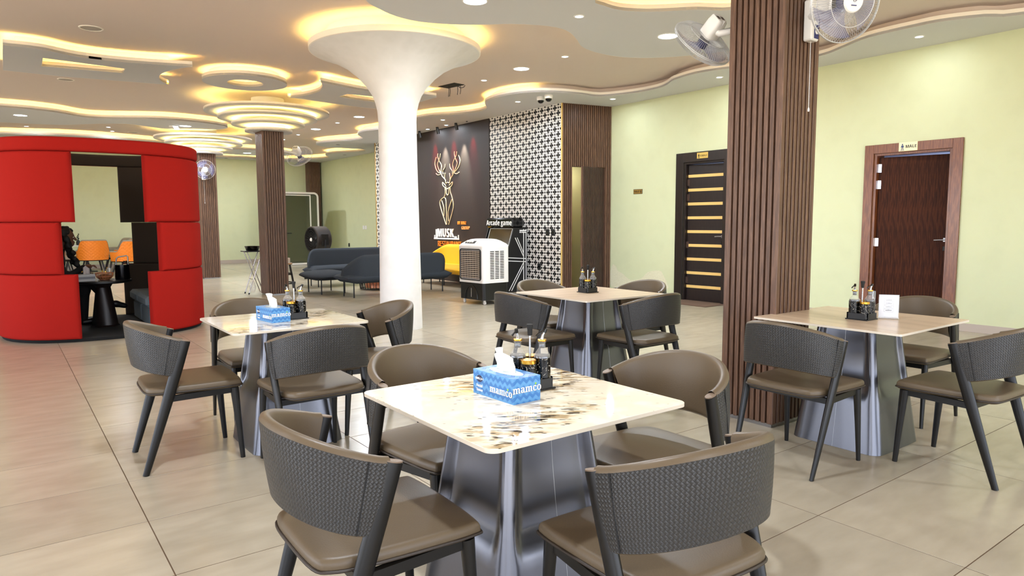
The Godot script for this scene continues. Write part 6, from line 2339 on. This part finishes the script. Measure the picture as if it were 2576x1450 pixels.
# ------------------------------------------------------------------ wall fans
func wall_fan(label: String, hub: Vector3, dir: Vector3, anchor: Vector3, box_at: Vector3, box_dir: Vector3, cord: float, scale_ := 1.0, wires := 64) -> void:
	var t := thing("wall_fan", label, "fan", Vector3.ZERO, 0, "wall fans")
	var z := dir.normalized()
	var x := Vector3.UP.cross(z).normalized()
	var y := z.cross(x)
	var b := Basis(x, y, z)
	var R := 0.225 * scale_
	var lb := b * Basis(Vector3.RIGHT, PI * 0.5)   # lathe axis along the fan's axis
	# grille: dished wires front and back, with hoops
	for side in [1.0, -1.0]:
		var st := S()
		for k in wires:
			var a := TAU * k / wires
			var pts := []
			for q in [[0.24, 0.30], [0.55, 0.29], [0.85, 0.20], [0.985, 0.06], [1.0, 0.0]]:
				pts.append(hub + b * Vector3(cos(a) * R * q[0], sin(a) * R * q[0], side * R * q[1]))
			tube(st, pts, 0.0011, 3, false, false)
		for q in [[0.62, 0.283], [0.99, 0.02]]:
			var ring := []
			for k in 40: ring.append(hub + b * Vector3(cos(TAU * k / 40.0) * R * q[0], sin(TAU * k / 40.0) * R * q[0], side * R * q[1]))
			tube(st, ring, 0.0022 if q[0] < 0.9 else 0.0035, 5, true)
		put(st, "front_grille" if side > 0 else "rear_grille", M.wire, t)
	var st := S()
	lathe(st, [Vector2(0, 0.012), Vector2(R * 0.25, 0.010), Vector2(R * 0.28, 0.003), Vector2(R * 0.28, 0), Vector2(0, 0)], 28, hub + z * (R * 0.29), lb)
	var bd := put(st, "badge", M.white, t)
	st = S()
	var lg := hub + z * (R * 0.29 + 0.0135)
	for q in [[0.0, 0.012], [0.012, 0.0], [0.0, -0.012], [-0.012, 0.0]]:
		var ring := []
		for k in 14: ring.append(lg + b * Vector3(q[0] * 0.7 + cos(TAU * k / 14.0) * 0.008, q[1] * 0.7 + 0.012 + sin(TAU * k / 14.0) * 0.008, 0))
		tube(st, ring, 0.0011, 4, true)
	box(st, lg + b * Vector3(0, -0.022, 0), Vector3(0.034, 0.006, 0.0015), 0, b)
	put(st, "emblem", M.navy, bd)
	for k in 3:
		st = S()
		sheet(st, func(u, v):
			var a: float = TAU * k / 3.0 + (v - 0.5) * (0.55 + 1.15 * u)
			var r: float = R * lerpf(0.16, 0.88, u)
			return hub + b * Vector3(cos(a) * r, sin(a) * r, (v - 0.5) * 0.05 * (1.2 - 0.5 * u)), 8, 8, func(u, v): return z)
		put(st, "blade", M.blade, t)
	st = S()
	lathe(st, [Vector2(0, 0.03), Vector2(R * 0.17, 0.025), Vector2(R * 0.18, -0.03), Vector2(0, -0.03)], 20, hub, lb)
	put(st, "blade_hub", mat(Color(0.25, 0.26, 0.40), 0.3), t)
	# motor housing behind
	st = S()
	var m := round_rect(0.105 * scale_, 0.115 * scale_, 0.03 * scale_, 4)
	var prof := [[0.95, -0.055], [1.05, -0.07], [1.0, -0.16], [0.9, -0.195], [0.78, -0.205]]
	sm_id += 1
	st.set_smooth_group(sm_id)
	for i in prof.size() - 1:
		for k in m.size():
			var l := (k + 1) % m.size()
			var f := func(v: Vector2, q: Array) -> Vector3: return hub + b * Vector3(v.x * q[0], v.y * q[0], q[1] * scale_)
			face(st, [f.call(m[k], prof[i]), f.call(m[l], prof[i]), f.call(m[l], prof[i + 1]), f.call(m[k], prof[i + 1])], b * Vector3(m[k].x, m[k].y, 0))
	st.set_smooth_group(-1)
	var cap := []
	for v in m: cap.append(hub + b * Vector3(v.x * 0.78, v.y * 0.78, -0.205 * scale_))
	face(st, cap, -z)
	put(st, "motor_housing", M.white, t)
	st = S()
	for s in [-1, 1]:
		for k in 4: box(st, hub + b * Vector3(s * 0.02, -0.014 + k * 0.009, -0.2055 * scale_), Vector3(0.026, 0.005, 0.002), 0, b)
	put(st, "vent_slots", mat(Color(0.30, 0.24, 0.18), 0.6), t)
	st = S()
	var mid := hub - z * (0.13 * scale_) - y * 0.07
	tube(st, [hub - z * (0.12 * scale_) - y * 0.03, mid, mid.lerp(anchor, 0.5), anchor], [0.022, 0.024, 0.02, 0.028], 10)
	put(st, "arm", M.white, t)
	st = S()
	tube(st, [hub - z * (0.19 * scale_), hub - z * (0.21 * scale_) - y * 0.05, mid + Vector3(0, 0.02, 0), anchor + Vector3(0, 0.03, 0), anchor + Vector3(0, 0.16, 0)], 0.004, 6)
	put(st, "power_cord", M.white, t)
	# control box on the column
	var bz := box_dir.normalized()
	var bb := Basis(Vector3.UP.cross(bz), Vector3.UP, bz)
	st = S()
	box(st, box_at, Vector3(0.085, 0.25, 0.06), 0.008, bb)
	put(st, "control_box", M.white, t)
	st = S()
	box(st, box_at + bb * Vector3(0.01, -0.07, 0.031), Vector3(0.05, 0.085, 0.003), 0.001, bb)
	put(st, "control_label", M.navy, t)
	st = S()
	lathe(st, [Vector2(0, 0.004), Vector2(0.018, 0.003), Vector2(0.018, 0), Vector2(0, 0)], 16, box_at + bb * Vector3(0.01, -0.068, 0.032), bb * Basis(Vector3.RIGHT, PI * 0.5))
	put(st, "speed_dial", M.white, t)
	if cord > 0:
		st = S()
		var c0 := box_at + Vector3(0, -0.125, 0)
		tube(st, [c0, c0 + Vector3(0.003, -cord, 0)], 0.0022, 6)
		put(st, "pull_cord", M.white, t)
		st = S()
		lathe(st, [Vector2(0.003, 0.012), Vector2(0.007, 0.0), Vector2(0.006, -0.014), Vector2(0, -0.015)], 10, c0 + Vector3(0.003, -cord, 0))
		put(st, "cord_knob", M.white, t)

func build_fans() -> void:
	wall_fan("white wall fan facing the view at the top of the thick slatted column", Vector3(3.985, 2.60, -2.13), Vector3(-0.38, -0.25, 0.9), Vector3(4.17, 2.62, -2.44), Vector3(4.19, 2.60, -2.455), Vector3(-0.0, 0, 1), 0.42, 1.0, 84)
	wall_fan("white wall fan seen from behind, left of the thick slatted column", Vector3(4.07, 2.60, -3.2), Vector3(0.04, -0.66, -0.75), Vector3(4.20, 2.66, -2.92), Vector3(4.22, 2.6, -2.92), Vector3(0, 0, -1), 0.0, 1.0, 84)
	wall_fan("small pale wall fan tilted down beside the middle slatted column", Vector3(4.85, 2.66, -13.5), Vector3(0.55, -0.62, -0.55), Vector3(4.36, 2.72, -13.2), Vector3(4.365, 2.6, -13.13), Vector3(1, 0, 0), 0.0, 1.15, 40)
	wall_fan("white wall fan facing the view on the column right behind the red booth", Vector3(4.02, 2.62, -17.55), Vector3(-0.25, -0.1, 0.95), Vector3(4.05, 2.62, -17.86), Vector3(4.05, 2.52, -17.86), Vector3(0, 0, 1), 0.55, 1.0, 40)

# ------------------------------------------------------------------ small things on walls and ceiling
func build_small_things() -> void:
	var left := Basis(Vector3(0, 0, 1), Vector3.UP, Vector3(-1, 0, 0))
	var st: SurfaceTool
	var t := thing("toilet_sign", "small brass TOILET plate on the yellow wall left of the FEMALE door", "sign", Vector3(WX - 0.004, 1.89, -8.715))
	st = S()
	box(st, Vector3.ZERO, Vector3(0.006, 0.085, 0.215), 0.001)
	put(st, "frame_plate", M.wenge, t)
	st = S()
	box(st, Vector3(-0.002, 0, 0), Vector3(0.006, 0.072, 0.20), 0.001)
	put(st, "brass_plate", mat(Color(0.70, 0.56, 0.30), 0.3, 0.4), t)
	text("word", "TOILET", 0.030, 0.002, M.black, t, Vector3(-0.006, 0.0, -0.022), left, "Droid Sans", true)
	pictogram(t, Vector3(-0.006, -0.03, 0.075), 0.060, M.black, false)
	t = thing("door_sign", "yellow FEMALE plate above the dark striped door", "sign", Vector3(WX - 0.029, 2.425, -7.28))
	st = S()
	box(st, Vector3.ZERO, Vector3(0.004, 0.095, 0.22), 0.001)
	put(st, "plate", M.sign_brass, t)
	text("word", "FEMALE", 0.030, 0.002, M.black, t, Vector3(-0.003, -0.004, 0.025), left, "Droid Sans", false)
	pictogram(t, Vector3(-0.003, -0.035, -0.072), 0.066, M.black, true)
	t = thing("door_sign", "cream MALE plate above the reddish brown door", "sign", Vector3(WX - 0.029, 2.283, -4.09))
	st = S()
	box(st, Vector3.ZERO, Vector3(0.004, 0.112, 0.225), 0.001)
	put(st, "plate", M.sign_cream, t)
	text("word", "MALE", 0.037, 0.002, M.black, t, Vector3(-0.003, 0.0, 0.036), left, "Droid Sans", true)
	pictogram(t, Vector3(-0.003, -0.042, -0.068), 0.080, mat(Color(0.12, 0.22, 0.42), 0.5), true)
	t = thing("door_mat", "brown mat on the floor in front of the striped door", "mat", Vector3(WX - 0.34, 0.001, -7.25))
	st = S()
	box(st, Vector3(0.1, 0.006, 0), Vector3(0.55, 0.012, 0.95), 0.003)
	put(st, "pile", mat(Color(0.40, 0.31, 0.25), 0.95), t)
	# two dome cameras
	for i in 2:
		var p: Vector3 = [Vector3(7.62, SOF, -9.38), Vector3(7.62, SOF, -9.17)][i]
		t = thing("dome_camera", "white dome security camera on the wavy ceiling border, " + ["the left one", "the right one"][i], "camera", p, 0, "dome cameras")
		st = S()
		lathe(st, [Vector2(0.072, 0), Vector2(0.074, -0.01), Vector2(0.068, -0.055), Vector2(0.05, -0.064)], 24)
		put(st, "housing", M.white, t)
		st = S()
		lathe(st, [Vector2(0.056, -0.056), Vector2(0.05, -0.085), Vector2(0.03, -0.105), Vector2(0.0, -0.112)], 20)
		put(st, "dome", M.black_gloss, t)
	# square dark plate: the shade of a ceiling hole put into colour; loose wires
	t = thing("ceiling_box", "dark square plate coloured as a ceiling hole with loose black wires hanging down", "junction box", Vector3(6.25, CEIL, -10.08), deg_to_rad(8))
	st = S()
	box(st, Vector3(0, -0.004, 0), Vector3(0.22, 0.008, 0.42), 0.001)
	put(st, "dark_plate", mat(Color(0.10, 0.08, 0.06), 0.8), t)
	for q in [[-0.04, -0.02, 0.19], [0.02, -0.06, 0.17], [0.06, 0.09, 0.16], [0.09, 0.13, 0.15]]:
		st = S()
		tube(st, [Vector3(q[0], -0.004, q[1]), Vector3(q[0] + 0.004, -q[2] * 0.5, q[1] + 0.006), Vector3(q[0] - 0.004, -q[2], q[1])], 0.005, 6)
		put(st, "wire", M.black, t)
	st = S()
	tube(st, [Vector3(0.08, -0.004, 0.06), Vector3(0.09, -0.05, 0.14), Vector3(0.10, -0.045, 0.21), Vector3(0.10, -0.02, 0.24)], 0.005, 6)
	put(st, "wire", M.black, t)
	# small white device under the long panel
	t = thing("ceiling_device", "small white device fixed under the long ceiling panel behind the booth", "device", Vector3(3.22, SOF, -16.72), 0.5)
	st = S()
	box(st, Vector3(0, -0.02, 0), Vector3(0.16, 0.04, 0.12), 0.01)
	put(st, "housing", M.white, t)
	st = S()
	box(st, Vector3(0.02, -0.06, 0.04), Vector3(0.14, 0.03, 0.08), 0.008, Basis(Vector3.RIGHT, 0.6))
	put(st, "head", M.white_gloss, t)
	# switch plates on the far yellow wall
	for i in 2:
		t = thing("switch_plate", "white switch plate on the far yellow wall, " + ["left of a pair", "right of a pair"][i], "switch", Vector3(WX - 0.005, 1.2, -20.45 + i * 0.16), 0, "far switch plates")
		st = S()
		box(st, Vector3.ZERO, Vector3(0.01, 0.12, 0.12), 0.003)
		put(st, "plate", M.white, t)
	t = thing("wall_socket", "tiny black plug on the far wall above the curved sofa", "socket", Vector3(WX - 0.015, 0.62, -21.6))
	st = S()
	box(st, Vector3.ZERO, Vector3(0.03, 0.12, 0.06), 0.004)
	put(st, "plug", M.black, t)

func pictogram(t: Node3D, at: Vector3, h: float, m: Material, seated: bool) -> void:
	# a little standing figure in the plane of the door wall
	var st := S()
	var left := Basis(Vector3(0, 0, 1), Vector3.UP, Vector3(-1, 0, 0))
	lathe(st, [Vector2(0, 0.001), Vector2(h * 0.11, 0.001), Vector2(h * 0.11, 0), Vector2(0, 0)], 14, at + Vector3(0, h * 0.88, 0), left * Basis(Vector3.RIGHT, PI * 0.5))
	box(st, at + Vector3(0, h * 0.57, 0), Vector3(0.0015, h * 0.34, h * 0.24), 0)
	for s in [-1, 1]:
		bar(st, at + Vector3(0, h * 0.42, s * h * 0.07), at + Vector3(0, 0, s * h * (0.09 if not seated else 0.14)), 0.0015, h * 0.09, -1, -1, Vector3.RIGHT)
		bar(st, at + Vector3(0, h * 0.72, s * h * 0.13), at + Vector3(0, h * 0.40, s * h * 0.22), 0.0015, h * 0.07, -1, -1, Vector3.RIGHT)
	put(st, "pictogram", m, t)
	if seated:
		st = S()
		bar(st, at + Vector3(0, -h * 0.04, -h * 0.34), at + Vector3(0, -h * 0.04, h * 0.34), 0.0015, h * 0.05, -1, -1, Vector3.RIGHT)
		put(st, "pictogram_base", m, t)
